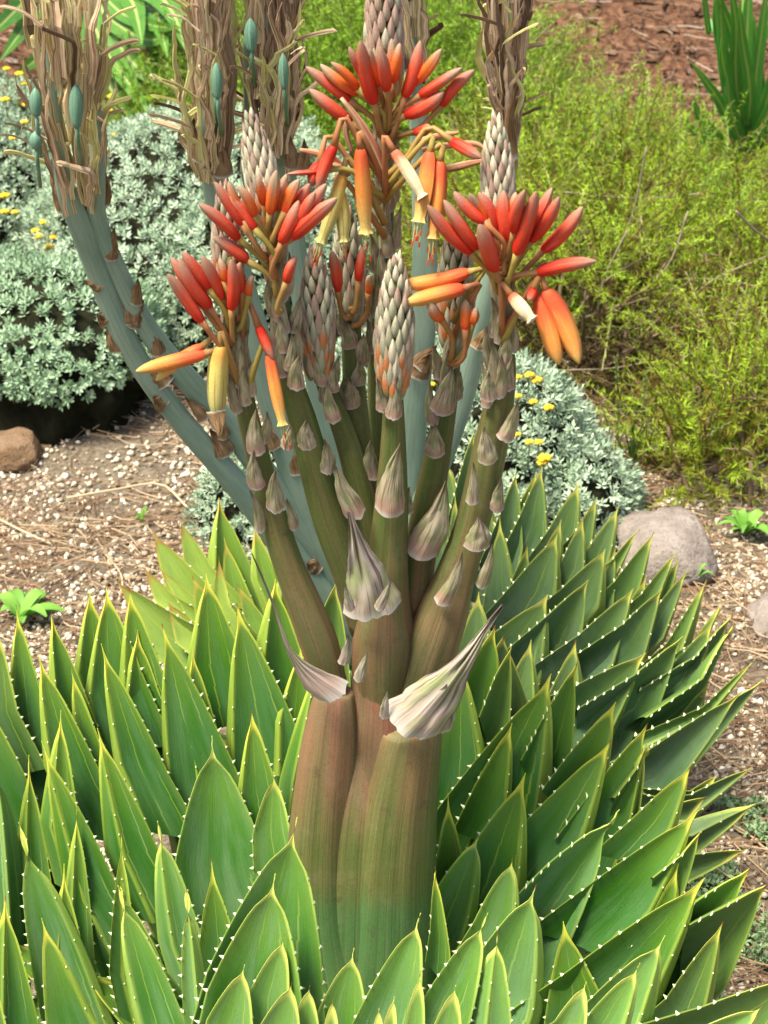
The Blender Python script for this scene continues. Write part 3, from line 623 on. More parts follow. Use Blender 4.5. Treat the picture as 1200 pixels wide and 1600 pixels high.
def cone(parent, base, tip, wpx, y, n=34, kinds='g', low='o', lowfrac=.2, blen=(15, 40), bw=(9, 16), peak=.75, small=12, spread=24):
    bx, by = base; tx, ty = tip; pb, pt = P(bx, by, y), P(tx, ty, y); s = sc_at(pb); ax = (pt-pb); H = ax.length; ax.normalize()
    X = ax.cross(Vector((0, 1, 0))).normalized(); Y = X.cross(ax).normalized(); tiny = MB(); i0 = random.random()*6
    mb = MB(); tube(mb, [pb, pb.lerp(pt, .5), pb.lerp(pt, .93)], [wpx*s*.22, wpx*s*.26, wpx*s*.06], 8, hue=[0, 0, 0]); part('cone_axis', mb.mesh('cone_axis', [M_stem]), parent)
    n = int(n*2.1); blen = (blen[0]*1.25, blen[1]*1.12); bw = (bw[0]*.82, bw[1]*.80); spread *= .75; tv, tf, tu = [], [], []
    for i in range(n):
        f = ((i+.3)/n)**.8; c = pt.lerp(pb, f); r = wpx*.5*s*math.sin(min(1, (f+.04)/peak)*math.pi/2)**.8*(1 if f < peak else lerp(1, .85, (f-peak)/(1-peak)))
        a = i0+i*2.399; rad = X*math.cos(a)+Y*math.sin(a); L = lerp(blen[0], blen[1], f**.8)*s*random.uniform(.88, 1.12); wd = lerp(bw[0], bw[1], f**.7)*s*random.uniform(.9, 1.1)
        an = math.radians(lerp(4, spread, f)); d = ax*math.cos(an)+rad*math.sin(an)
        tipp = c+rad*r*.96+ax*L*.35; p0 = tipp-d*L
        k = low if (f > 1-lowfrac and random.random() < .6) else random.choice(kinds)
        if i < n*.6:     # the smallest scales at the top are one piece
            q = (tipp-p0).to_track_quat('Z', 'Y').to_matrix(); sc_ = Matrix.Diagonal((wd, wd, (tipp-p0).length)); me = BU[k]; o_ = len(tiny.v); uvl = {}
            for lo, u in zip(me.loops, me.uv_layers[0].data): uvl[lo.vertex_index] = tuple(u.uv)
            for v in me.vertices: tiny.vert(p0+q @ (sc_ @ v.co), uvl.get(v.index, (0, 0)))
            for pg in me.polygons: tiny.face(*[o_+x for x in pg.vertices], m='gkoc'.index(k))
        else: place('bud', BU[k], parent, p0, tipp, wd)
    part('bud_tip', tiny.mesh('bud_tip', [M_grey, M_greypink, M_greyor, M_cream]), parent)
def auto_bracts(parent, path, y, n, y0, y1, seed, wpx=25, h=46, mat=None):
    rr = random.Random(seed); sp = spline(path, 60)
    for i in range(n):
        py = lerp(y0, y1, (i+.5)/n)+rr.uniform(-6, 6); q = min(sp, key=lambda a: abs(a[1]-py)); side = [-.38, .1, .38, -.1][i % 4]+rr.uniform(-.08, .08)
        bx = q[0]+side*q[2]; hh = h*rr.uniform(.8, 1.15)
        s = sc_at(P(q[0], q[1], y)); yy = y-q[2]*.5*s*math.sqrt(max(.05, 1-(side*2)**2))
        bract(parent, bx, py, bx+side*18+rr.uniform(-4, 4), py-hh, wpx*rr.uniform(.8, 1.1), yy, mat)

# branch paths (px, py, width px)
b1 = [(520,1075,46),(500,1010,58),(478,950,62),(450,880,54),(425,800,49),(405,720,43),(385,640,39),(372,560,34),(362,480,24),(356,400,16)]
b2 = [(572,985,50),(548,900,62),(522,830,62),(500,760,58),(474,660,50),(454,590,42),(442,500,36),(430,420,30),(415,330,18)]
b3 = [(590,900,46),(568,790,50),(545,700,44),(524,640,38),(506,590,34),(497,520,26),(493,460,14)]
b4 = [(590,860,46),(572,770,50),(560,690,50),(553,600,42),(549,520,36),(546,450,22),(545,390,12)]
b5 = [(600,1130,76),(599,1060,92),(600,1000,100),(602,940,90),(606,860,72),(611,790,62),(614,710,48),(615,640,38),(616,580,26),(618,520,16)]
b6 = [(596,760,34),(592,640,34),(594,540,36),(600,440,34),(602,340,28),(602,240,24),(602,140,18),(602,60,12)]
b7 = [(640,1100,60),(646,1000,58),(652,900,60),(664,820,58),(680,730,50),(694,650,42),(703,580,36),(710,500,24),(713,430,14)]
b8 = [(636,1125,74),(660,1050,84),(688,970,80),(712,900,72),(738,820,62),(758,720,54),(776,630,46),(784,560,38),(786,480,30),(782,400,20),(778,330,14)]
b9 = [(735,860,44),(765,740,46),(784,660,36),(796,590,24),(800,555,12)]
slim = lambda p, k=.86: [(a, b, c*(k if b < 960 else 1)) for a, b, c in p]
b1, b2, b3, b4, b5, b7, b8, b9 = [slim(q) for q in (b1, b2, b3, b4, b5, b7, b8, b9)]
S1_ = stalk_part('flower_stalk', [b1], -.004, -.012, 21)
S6_ = stalk_part('flower_stalk', [b6], .045, .04, 22)
S4_ = stalk_part('flower_stalk', [b4], .02, .028, 23)
S3_ = stalk_part('flower_stalk', [b3], .01, .008, 24)
S2_ = stalk_part('flower_stalk', [b2], .004, -.012, 25)
S5_ = stalk_part('flower_stalk', [b5], .006, -.018, 26)
S7_ = stalk_part('flower_stalk', [b7], .016, .020, 27)
S8_ = stalk_part('flower_stalk', [b8, b9], .002, -.006, 28)

# heads
cone(S6_, (602,130), (596,-95), 62, .04, 46, 'gkk', 'o', .25, (18, 46), (11, 19), spread=16)
flower_set(S6_, [(545,73,566,120,14,'r'),(517,97,560,140,15,'o'),(500,100,562,148,18,'o'),(478,104,548,158,19,'r'),(483,139,549,192,21,'r'),
(578,75,592,135,15,'o'),(612,60,607,125,16,'o'),(625,67,613,130,17,'o'),(563,63,585,163,23,'r'),(594,73,604,142,19,'r'),(657,63,632,153,21,'r'),(690,76,646,132,17,'o'),
(722,106,655,150,18,'r'),(741,109,688,166,20,'r'),(694,143,632,182,21,'r'),(672,198,648,206,18,'r')], [(60,602),(140,602),(240,602),(340,602),(440,600)], .035)
flower_set(S6_, [(572,363,563,230,27,'h'),(676,372,688,250,25,'h'),(655,347,672,236,27,'h'),(660,308,614,234,21,'w'),(497,300,523,226,20,'r'),(487,292,500,254,20,'r'),(502,378,536,270,22,'y'),(537,376,530,296,22,'y'),
(752,247,705,220,21,'r'),(448,272,500,268,9,'r')], [(140,602),(240,602),(340,602),(440,600),(520,596)], .012)
def strip(parent, pts, y, wd, mat=M_wilt, name='wilted_flower'):
    mb = MB(); sp = spline([(a, b, 0) for a, b in pts], 14); ps = [P(q[0], q[1], y-.004*i/13) for i, q in enumerate(sp)]; s = sc_at(ps[0])
    tube(mb, ps, [wd*.5*s*(.45+.75*math.sin(math.pi*min(1, .15+i/15))) for i in range(14)], 6, flat=.5, rib=.35, seed=pts[0][0]); part(name, mb.mesh(name, [mat]), parent)
strip(S6_, [(598,272),(585,235),(565,195),(533,153)], .016, 13); strip(S6_, [(640,245),(660,222),(690,212),(717,207)], .012, 12)
strip(S6_, [(683,265),(710,262),(735,256),(762,250)], .012, 11); strip(S6_, [(540,268),(520,250),(495,240),(468,234)], .008, 11); strip(S6_, [(545,275),(530,262),(510,255)], .004, 10)
strip(S6_, [(660,235),(700,228),(742,225),(760,235)], .014, 9); strip(S6_, [(550,240),(540,205),(544,180)], .02, 8)
auto_bracts(S6_, b6, .04, 22, 560, 190, 3, 22, 60)

cone(S2_, (418,330), (389,172), 54, -.014, 44, 'ccgk', 'o', .22, (16, 46), (10, 17), spread=18)
flower_set(S2_, [(357,283,383,345,15,'o'),(335,284,380,352,17,'r'),(372,290,398,338,17,'o'),(403,277,413,320,15,'o'),(432,266,422,334,19,'o'),(448,272,437,330,17,'o'),(467,280,444,332,18,'o'),
(484,287,454,340,18,'r'),(310,318,374,374,19,'r'),(357,306,399,358,20,'r'),(333,370,388,408,19,'r'),(510,287,466,348,21,'r'),(527,309,456,372,23,'r'),(467,313,440,380,22,'r'),(463,400,447,442,16,'r'),(492,300,460,352,19,'r')],
[(330,415),(420,430),(500,442),(590,454)], -.018)
auto_bracts(S2_, b2, -.012, 18, 590, 370, 5, 22, 62, M_bract)
cone(S1_, (358,440), (350,282), 52, -.004, 36, 'gkk', 'o', .3, (16, 42), (9, 15), spread=16)
flower_set(S1_, [(343,403,352,440,14,'o'),(375,410,377,456,18,'r'),(285,393,327,452,19,'r'),(316,400,347,468,21,'r'),(361,405,362,484,21,'r'),(267,402,312,470,19,'r'),(280,404,328,481,23,'r'),(262,428,316,503,21,'r'),
(395,430,388,462,14,'o'),(243,595,318,540,18,'p'),(212,580,322,552,22,'p'),(340,660,344,540,31,'Y'),(427,562,403,508,16,'r'),(442,664,420,552,20,'h')], [(400,356),(480,362),(560,372),(640,385),(720,405)], -.012)
auto_bracts(S1_, b1, -.012, 15, 650, 470, 7, 21, 62)
cone(S3_, (497,560), (491,383), 60, .002, 40, 'ggk', 'o', .3, (18, 50), (11, 18), spread=16)
auto_bracts(S3_, b3, .004, 4, 640, 570, 8, 24, 46)
cone(S4_, (548,480), (541,320), 54, .026, 30, 'gggk', 'g', .2, (18, 52), (11, 18), spread=18)
flower_set(S4_, [(518,392,528,455,17,'r'),(578,430,576,458,13,'o'),(566,385,560,440,15,'r')], [(400,546),(520,549),(600,553)], .018)
auto_bracts(S4_, b4, .024, 6, 640, 480, 9, 25, 48)
cone(S5_, (614,590), (620,396), 64, -.018, 46, 'ccggk', 'o', .28, (18, 52), (11, 18), spread=15)
auto_bracts(S5_, b5, -.018, 5, 640, 575, 10, 24, 46)
cone(S7_, (710,520), (714,338), 62, .018, 40, 'gggk', 'o', .35, (18, 50), (11, 18), spread=16)
flower_set(S7_, [(672,470,690,500,18,'o'),(728,468,727,515,18,'o'),(744,480,738,505,14,'o'),(628,474,726,450,24,'p'),(619,446,733,425,25,'p')], [(420,713),(500,710),(580,703),(650,694)], .004)
auto_bracts(S7_, b7, .018, 10, 670, 500, 11, 24, 56)
cone(S8_, (780,350), (774,178), 56, -.006, 44, 'ccgk', 'o', .18, (17, 46), (10, 17), spread=18)
flower_set(S8_, [(733,302,760,345,15,'o'),(806,300,798,340,15,'o'),(693,312,746,390,21,'r'),(668,320,737,396,21,'r'),(709,299,757,348,20,'r'),(748,300,773,368,21,'r'),(787,297,788,378,23,'r'),(820,297,803,364,20,'r'),
(863,293,830,354,18,'r'),(874,307,829,378,20,'r'),(838,299,807,398,23,'r'),(911,323,847,393,21,'r'),(749,350,774,423,25,'r'),(932,408,838,426,21,'r'),(832,500,798,460,23,'w'),(874,570,842,458,31,'p'),(905,568,853,453,32,'p'),(826,470,835,448,14,'r')],
[(300,778),(400,782),(480,786),(560,784),(640,774)], -.012)
auto_bracts(S8_, b8, -.006, 20, 640, 370, 12, 23, 66)
# hand-placed bracts: (parent, base x,y, tip x,y, width, world y)
for pr, bx, by, tx, ty, wp, yy in [(S1_,432,797,432,728,30,-.022),(S1_,401,762,396,704,27,-.022),(S1_,400,708,400,640,28,-.022),(S1_,407,828,390,760,18,-.016),(S1_,459,825,446,775,16,-.01),(S1_,412,690,418,640,20,-.012),
 (S2_,480,700,478,655,29,-.024),(S2_,462,606,468,552,28,-.022),(S2_,512,737,508,680,25,-.012),(S2_,448,700,456,660,22,-.02),(S3_,522,657,512,596,24,-.006),(S4_,549,636,543,588,28,.012),(S3_,507,600,490,545,28,-.004),
 (S4_,583,746,580,680,26,.006),(S2_,556,806,522,724,34,-.022),(S5_,608,802,626,690,46,-.030),(S5_,615,652,616,598,26,-.026),(S5_,599,640,588,588,22,-.022),(S7_,657,868,696,752,54,-.008),(S7_,680,712,680,660,32,.002),(S7_,690,645,706,575,38,.006),
 (S8_,745,858,747,808,42,-.026),(S8_,691,942,722,862,28,-.022),(S8_,738,785,739,722,20,-.018),(S8_,763,722,756,668,30,-.022),(S8_,776,797,784,745,22,-.010),(S8_,789,686,808,620,26,-.018),(S8_,765,624,764,580,28,-.020),(S8_,752,915,770,850,20,-.008),(S6_,630,560,640,520,20,.03),(S5_,637,800,640,760,18,-.002)]:
    bract(pr, bx, by, tx, ty, wp, yy, wrap=.6)
bract(S5_, 584, 958, 543, 800, 84, -.034, M_bractbig, wrap=.5, curl=.0, bend=.02, tail=.62)
bract(aloe, 518, 1082, 395, 862, 58, -.036, M_bractbig, wrap=.5, bend=-.07, tail=.22)
bract(S1_, 537, 1035, 545, 985, 18, -.02, M_bractbig, wrap=.3)
bract(aloe, 638, 1136, 786, 944, 92, -.046, M_bractbig, wrap=.55, bend=.03, yt=-.05, tail=.50); bract(aloe, 664, 1142, 700, 1058, 46, -.040, M_bractbig, wrap=.7, bend=.04); bract(aloe, 690, 1140, 706, 1078, 30, -.028, M_bractbig, wrap=.7); bract(aloe, 672, 1134, 716, 1040, 44, -.038, M_bractbig, wrap=.6, bend=-.05)
bract(aloe, 680, 1130, 700, 1062, 34, -.034, M_bractbig, wrap=.5)
for a in ((560,1062,574,1020,16,-.050),(592,950,612,905,16,-.046),(548,952,540,915,14,-.046),(600,1120,606,1080,14,-.040),(684,1128,694,1092,16,-.032)): bract(aloe, *a[:5], a[5], M_bractbig, wrap=.5)
# pale scar rims under the large bracts
def rim(parent, pts, y, rpx=3.2):
    mb = MB(); sp = spline([(a, b, 0) for a, b in pts], 16); ps = [P(q[0], q[1], y-.008*math.sin(math.pi*i/15)) for i, q in enumerate(sp)]
    tube(mb, ps, [rpx*.5*sc_at(ps[0])]*16, 6, rib=.4); part('scar_rim', mb.mesh('scar_rim', [M_bractbig]), parent)
rim(aloe, [(640,1134),(668,1128),(690,1132)], -.034, 6)

# ------------------------------------------------------------------ spent stalks of the rear rosette
sleeves = []
def spent(paths, y0, y1, head, n, seed, caps=(), dryb=(), rngx=None):
    st = stalk_part('spent_stalk', [[(a, b, c*.86) for a, b, c in q] for q in paths], y0, y1, seed, hue=lambda a: 0, parent=aloe2, mat=M_glauc, rib=.05, seg=16, flat=.5)
    pb_, pt_ = paths[0][0][1], paths[0][-1][1]
    YD = lambda py: y1+(y0-y1)*min(1, max(0, (py-pt_)/(pb_-pt_)))
    rr = random.Random(seed); hp = sorted(head); hy = [h[0] for h in hp]; hx = [h[1] for h in hp]; hw = [h[2] for h in hp]; top, bot = hy[0], hy[-1]
    for i in range(n):
        ph = rr.random()*2*math.pi; ln = rr.uniform(90, 250); py0 = rr.uniform(top+60, bot+10) if i % 3 else rr.uniform(bot-70, bot+14)
        k = 17; pts, rad = [], []; w0 = rr.uniform(5, 13); curlf = rr.random(); cs = rr.choice((-1, 1)); ex = rr.uniform(.82, 1.1); sx = rr.random()*99
        fx, fz = math.cos(ph), math.sin(ph)
        for j in range(k):
            t = j/(k-1); py = py0-ln*t; c = float(np.interp(py, hy, hx)); W = float(np.interp(py, hy, hw))
            grow = .8+.25*t
            x = c+W*fx*grow*ex+24*noise.noise(Vector((sx, t*2.8, 0)))*(t+.15)+4*noise.noise(Vector((sx, t*9, 4))); yd = YD(py)
            if curlf < .5 and t > .55:
                q = (t-.55)/.45; x += cs*math.sin(q*2.2)*46*ex; py += q*q*ln*.35
            z_ = yd+fz*W*.0006*grow-.004
            p = P(x, py, z_); pts.append(p); s = sc_at(p)
            rad.append(w0*.5*s*(1.2-.6*t if t < .93 else .15)*(1+.5*noise.noise(Vector((sx, t*6, 9)))))
        mb = MB(); u0 = len(mb.v); tube(mb, pts, rad, 5, flat=.22, rib=.5, seed=sx, fdir=Vector((rr.uniform(-.8, .8), 1, rr.uniform(-.3, .3))))
        for v in range(len(mb.v)): mb.at.setdefault('up', {})[v] = min(1, v/(6.0*k))
        part('dry_flower', mb.mesh('dry_flower', [M_dry], smooth=False), st)
    mass = MB()
    for i in range(int(n*1.1)):
        ph = rr.random()*2*math.pi; ln = rr.uniform(100, 230); py0 = rr.uniform(top+60, bot-5); sx = rr.random()*99; k = 9; pts, rad = [], []; w0 = rr.uniform(6, 12); fx, fz = math.cos(ph)*.72, math.sin(ph)*.72
        for j in range(k):
            t = j/(k-1); py = py0-ln*t; x = float(np.interp(py, hy, hx))+float(np.interp(py, hy, hw))*fx*(.8+.3*t)+8*noise.noise(Vector((sx, t*4, 0)))
            p = P(x, py, YD(py)+fz*float(np.interp(py, hy, hw))*.0006-.003); pts.append(p); rad.append(w0*.5*sc_at(p)*(1.2-.6*t))
        tube(mass, pts, rad, 5, flat=.25, rib=.4, seed=sx, u0=rr.random()*5)
    mo = part('dry_flower_mass', mass.mesh('dry_flower_mass', [M_dry], smooth=False), st); mo['kind'] = 'stuff'
    for (cx, ct, cb, cw) in caps:
        yy = YD(cb)-.048; p0, p1 = P(cx, cb, yy), P(cx-2, ct, yy); place('seed_capsule', CAP, st, p0, p1, cw*sc_at(p0), 0)
        mb = MB(); pts = [P(cx, cb, yy), P(cx+2, cb+25, yy+.006), P(cx+6, cb+60, yy+.035)]; tube(mb, pts, [.0016]*3, 6); part('capsule_stem', mb.mesh('capsule_stem', [M_caps]), st)
    for (bx, by, tx, ty, wp) in dryb: bract(st, bx, by, bx+(tx-bx)*1.35+rr.uniform(-8, 8), by+(ty-by)*1.3, wp*1.3, float(np.interp(by, [0, 950], [y1, y0]))-.016, M_bractdry, wrap=.5, curl=.12*rr.choice((-.5, 1)))
    return st
CAP = spindle('seed_capsule', M_caps, PT, 12, ridge=.08)
spent([[(590,1010,80),(500,925,80),(430,830,60),(360,745,50),(292,668,46),(232,590,44),(186,510,44),(150,420,42),(124,350,44),(102,290,36),(84,180,22),(74,40,14)],
       [(600,990,80),(520,890,70),(455,800,56),(385,700,50),(322,625,48),(264,560,46),(216,490,40),(178,410,36),(152,340,34),(152,280,30),(150,150,18),(140,20,12)]], .50, .34,
      [(-110,70,50),(0,100,72),(100,108,70),(200,110,58),(280,122,44),(340,128,34)], 62, 31,
      caps=[(57,137,180,20),(120,130,197,22),(57,205,232,20)],
      dryb=[(95,300,84,250,20),(100,330,92,285,18),(128,345,126,300,18),(160,320,166,270,18),(135,380,118,350,24),(140,395,150,360,20),(172,405,176,365,18),(205,505,192,470,34),(212,475,214,440,16),(205,510,216,478,20),(160,445,135,440,22),
            (170,500,150,492,28),(188,548,170,515,24),(248,555,240,525,18),(262,598,232,575,36),(262,628,240,620,40),(345,612,330,590,22),(352,712,330,680,26),(350,685,345,660,16),(320,655,300,630,18),(135,350,128,320,16),(500,890,478,880,34)])
spent([[(590,1000,110),(540,900,100),(490,800,84),(455,700,70),(420,600,60),(385,480,56),(355,370,52),(338,290,50),(328,220,34),(322,100,20),(320,-40,12)]], .50, .38,
      [(-110,330,40),(0,322,46),(100,322,46),(200,325,40),(255,328,32),(280,330,24)], 56, 32, caps=[(340,97,152,17)],
      dryb=[(312,250,306,205,18),(345,275,340,225,30),(322,262,320,220,18),(470,740,462,705,32),(430,700,420,672,26)])
spent([[(600,1000,60),(560,860,56),(520,700,50),(490,560,46),(468,430,40),(452,300,34),(440,200,30),(425,60,16),(418,-60,10)],
       [(590,960,40),(470,420,30),(392,290,26),(392,200,24),(385,60,14)]], .50, .40,
      [(-110,425,44),(0,425,50),(90,425,48),(180,425,44),(240,425,38),(275,430,28)], 66, 33, caps=[(393,28,78,22),(444,83,136,17),(336,136,150,10)],
      dryb=[(458,262,455,220,20),(470,265,470,225,16),(400,262,396,225,20),(655,575,670,545,26)])
spent([[(640,980,56),(636,860,54),(640,740,50),(650,620,50),(660,500,52),(664,400,46),(660,300,38),(655,200,34),(645,100,26),(636,-40,14)]], .49, .42,
      [(-110,634,24),(0,636,28),(60,640,26),(110,648,18),(140,652,14)], 24, 34, dryb=[(648,588,662,556,30),(640,180,636,150,14)])
spent([[(610,970,50),(636,860,50),(672,760,46),(710,660,44),(736,570,42),(758,480,38),(778,380,32),(796,270,24),(800,180,20),(797,80,14),(795,-60,10)]], .48, .40,
      [(-110,792,38),(0,792,38),(60,790,34),(130,792,24),(200,796,16),(262,800,8)], 52, 35, dryb=[(748,545,756,520,24),(800,245,806,150,16)])

# ------------------------------------------------------------------ silver shrubs
def mound(name, label, lobes, dens, mat, seed=0, leafl=.0105, flowers=(), core=.80, fy=None, group=None, size=1.0, skirt=0):
    t0 = lobes[0][0]; th = thing(name, label, 'shrub', (t0[0], t0[1], 0), group); V = []; R = []
    C_ = np.array([l[0] for l in lobes]); Rr = np.array([l[1] for l in lobes])
    for c, r in zip(C_, Rr):
        area = 2*math.pi*((r[0]*r[1])**1.6+(r[0]*r[2])**1.6+(r[1]*r[2])**1.6)**(1/1.6)/3**(1/1.6)*1.25; n_ = int(area*dens)
        d = unit(rng.normal(size=(n_, 3))); d[:, 2] = np.abs(d[:, 2])*1.0-.12*rng.random(n_)*2; d = unit(d)
        bumps = np.array([noise.noise(Vector((a*4+seed, b*4, c2*4))) for a, b, c2 in d*(r/ .2)]); lump = 1+.12*bumps
        dep = 1-.10*rng.random(n_)**1.5; p = c+d*r*(lump*dep)[:, None]
        p[:, 2] = np.maximum(p[:, 2], gzv(p[:, 0], p[:, 1])+.005)
        keep = np.ones(n_, bool)
        for c2, r2 in zip(C_, Rr):
            if not np.allclose(c2, c): keep &= (((p-c2)/r2)**2).sum(1) > .72
        if skirt: keep &= (p[:, 2] > skirt*.6+.03*bumps) | (rng.random(n_) < .30)
        p = p[keep]; nr = unit(d[keep]/r+np.array([0, 0, 2.2])+rng.normal(size=(keep.sum(), 3))*2.0)
        V.append((p, nr))
    p = np.concatenate([a for a, b in V]); nr = np.concatenate([b for a, b in V]); n_ = len(p); K = 11
    fr = rframe(nr); sr = rng.random(n_); quads = []; rr = []
    for k in range(K):
        a = k*2.4+rng.random(n_)*.6; el = math.radians(18)+math.radians(62)*(k/K)+rng.random(n_)*.25
        dl = fr[:, :, 0]*(np.cos(a)*np.sin(el))[:, None]+fr[:, :, 1]*(np.sin(a)*np.sin(el))[:, None]+fr[:, :, 2]*np.cos(el)[:, None]
        L = leafl*size*(.7+.5*rng.random(n_))[:, None]; wv = unit(np.cross(dl, fr[:, :, 2]+.01))*L*.17
        o = p-fr[:, :, 2]*(k/K*.008*size); up = np.cross(wv, dl); up = unit(up)*L*.08
        q = np.stack([o, o+dl*L*.55+wv-up, o+dl*L, o+dl*L*.55-wv-up], axis=1); quads.append(q); rr.append(np.clip(sr*.6+rng.random(n_)*.4, 0, 1))
    me = soup('foliage', np.concatenate(quads), 4, [mat], np.concatenate(rr)); f = part('foliage', me, th); f['kind'] = 'stuff'
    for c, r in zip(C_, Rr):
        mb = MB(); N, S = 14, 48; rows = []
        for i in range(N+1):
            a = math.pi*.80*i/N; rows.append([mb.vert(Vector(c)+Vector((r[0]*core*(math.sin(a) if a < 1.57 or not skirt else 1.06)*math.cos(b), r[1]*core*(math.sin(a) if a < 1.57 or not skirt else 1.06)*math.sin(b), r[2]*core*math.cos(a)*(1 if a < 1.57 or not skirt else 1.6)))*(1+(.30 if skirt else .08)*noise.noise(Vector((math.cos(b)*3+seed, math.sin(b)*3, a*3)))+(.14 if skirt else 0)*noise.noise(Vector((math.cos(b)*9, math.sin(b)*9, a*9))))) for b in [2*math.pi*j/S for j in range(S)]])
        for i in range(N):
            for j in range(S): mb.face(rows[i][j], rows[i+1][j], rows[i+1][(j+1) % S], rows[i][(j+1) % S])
        part('woody_shade_core', mb.mesh('woody_shade_core', [M_coreshade]), th)  # skirted cores run down to the ground, standing in for shadow below
    if flowers:
        sph = MB()
        for (fx, fy_, wp, yd) in flowers:
            wp *= 1.4
            mb = MB(); p = P(fx, fy_, yd); s = sc_at(p)
            for q in range(9):
                a = q*2.4; rr_ = wp*.5*s*.62*math.sqrt(q/9); c = p+Vector((rr_*math.cos(a), rr_*math.sin(a), -.0015*q/9)); R_ = wp*s*.2
                top = mb.vert(c+Vector((0, 0, R_))); ring = [mb.vert(c+Vector((R_*math.cos(b), R_*math.sin(b), .2*R_))) for b in (0, 1.05, 2.1, 3.14, 4.2, 5.25)]; bot = mb.vert(c-Vector((0, 0, R_*.8)))
                for k in range(6): mb.face(ring[k], ring[(k+1) % 6], top); mb.face(ring[(k+1) % 6], ring[k], bot)
            tube(mb, [p-Vector((0, 0, .001)), p+Vector((0, .006, -.035))], [.0008, .0009], 5, m=1)
            part('flower_head', mb.mesh('flower_head', [M_yflower, M_silver]), th)
    return th
mound('silver_shrub', 'grey-green mounded shrub nearest the camera at left, shade below it painted on a dark core', skirt=.012, lobes=[((-.47, 1.46, .085), (.165, .19, .105)), ((-.62, 1.56, .08), (.17, .2, .09))], dens=6200, mat=M_silverdk, seed=1)
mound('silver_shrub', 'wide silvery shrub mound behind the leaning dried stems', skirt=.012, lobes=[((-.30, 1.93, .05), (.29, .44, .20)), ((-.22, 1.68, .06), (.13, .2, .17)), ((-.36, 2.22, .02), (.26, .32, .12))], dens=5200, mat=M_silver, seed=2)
mound('silver_shrub', 'silver shrub dotted with yellow flowers at far left edge', [((-.80, 2.15, .02), (.25, .40, .20)), ((-.74, 2.42, .0), (.26, .30, .16))], 4600, M_silver, 3,
      flowers=[(7,305,16,1.83),(7,330,14,1.80),(23,331,12,1.80),(68,347,14,1.78),(63,368,18,1.75),(74,385,18,1.74),(84,370,14,1.75),(82,389,14,1.74),(87,400,14,1.74),(105,415,16,1.72),(98,434,16,1.70),(120,443,14,1.70),(108,450,12,1.68),(55,360,14,1.76),(70,398,12,1.74),
               (8,155,14,2.2),(20,215,12,2.0),(30,115,14,2.3),(38,130,12,2.3),(40,163,11,2.1),(38,190,12,2.05),(10,107,12,2.35),(175,150,14,2.3),(170,172,12,2.2),(180,210,12,2.1)])
mound('silver_shrub', 'silvery shrub topped with yellow flower clusters beside the grey stone', [((.16, 1.17, .02), (.13, .19, .15)), ((.03, 1.25, .03), (.15, .2, .145)), ((.245, 1.10, .0), (.085, .13, .105)), ((-.08, 1.2, .0), (.1, .16, .12))], 6800, M_silver, 4,
      flowers=[(673,558,13,1.12),(753,562,15,1.12),(735,590,11,1.08),(673,600,14,1.08),(827,585,16,1.12),(838,593,18,1.12),(810,588,12,1.12),(833,627,14,1.06),(857,636,17,1.08),(810,618,12,1.05),(808,678,12,1.0),(827,690,14,1.0),(842,690,14,1.0),(850,715,22,.97),(846,722,16,.965)])
mound('silver_shrub', 'small pale grey shrub tuft under the leaning blue-green stems', [((-.185, 1.08, .0), (.065, .09, .085)), ((-.12, 1.02, .0), (.06, .08, .06))], 5600, M_silver, 5, size=.9)

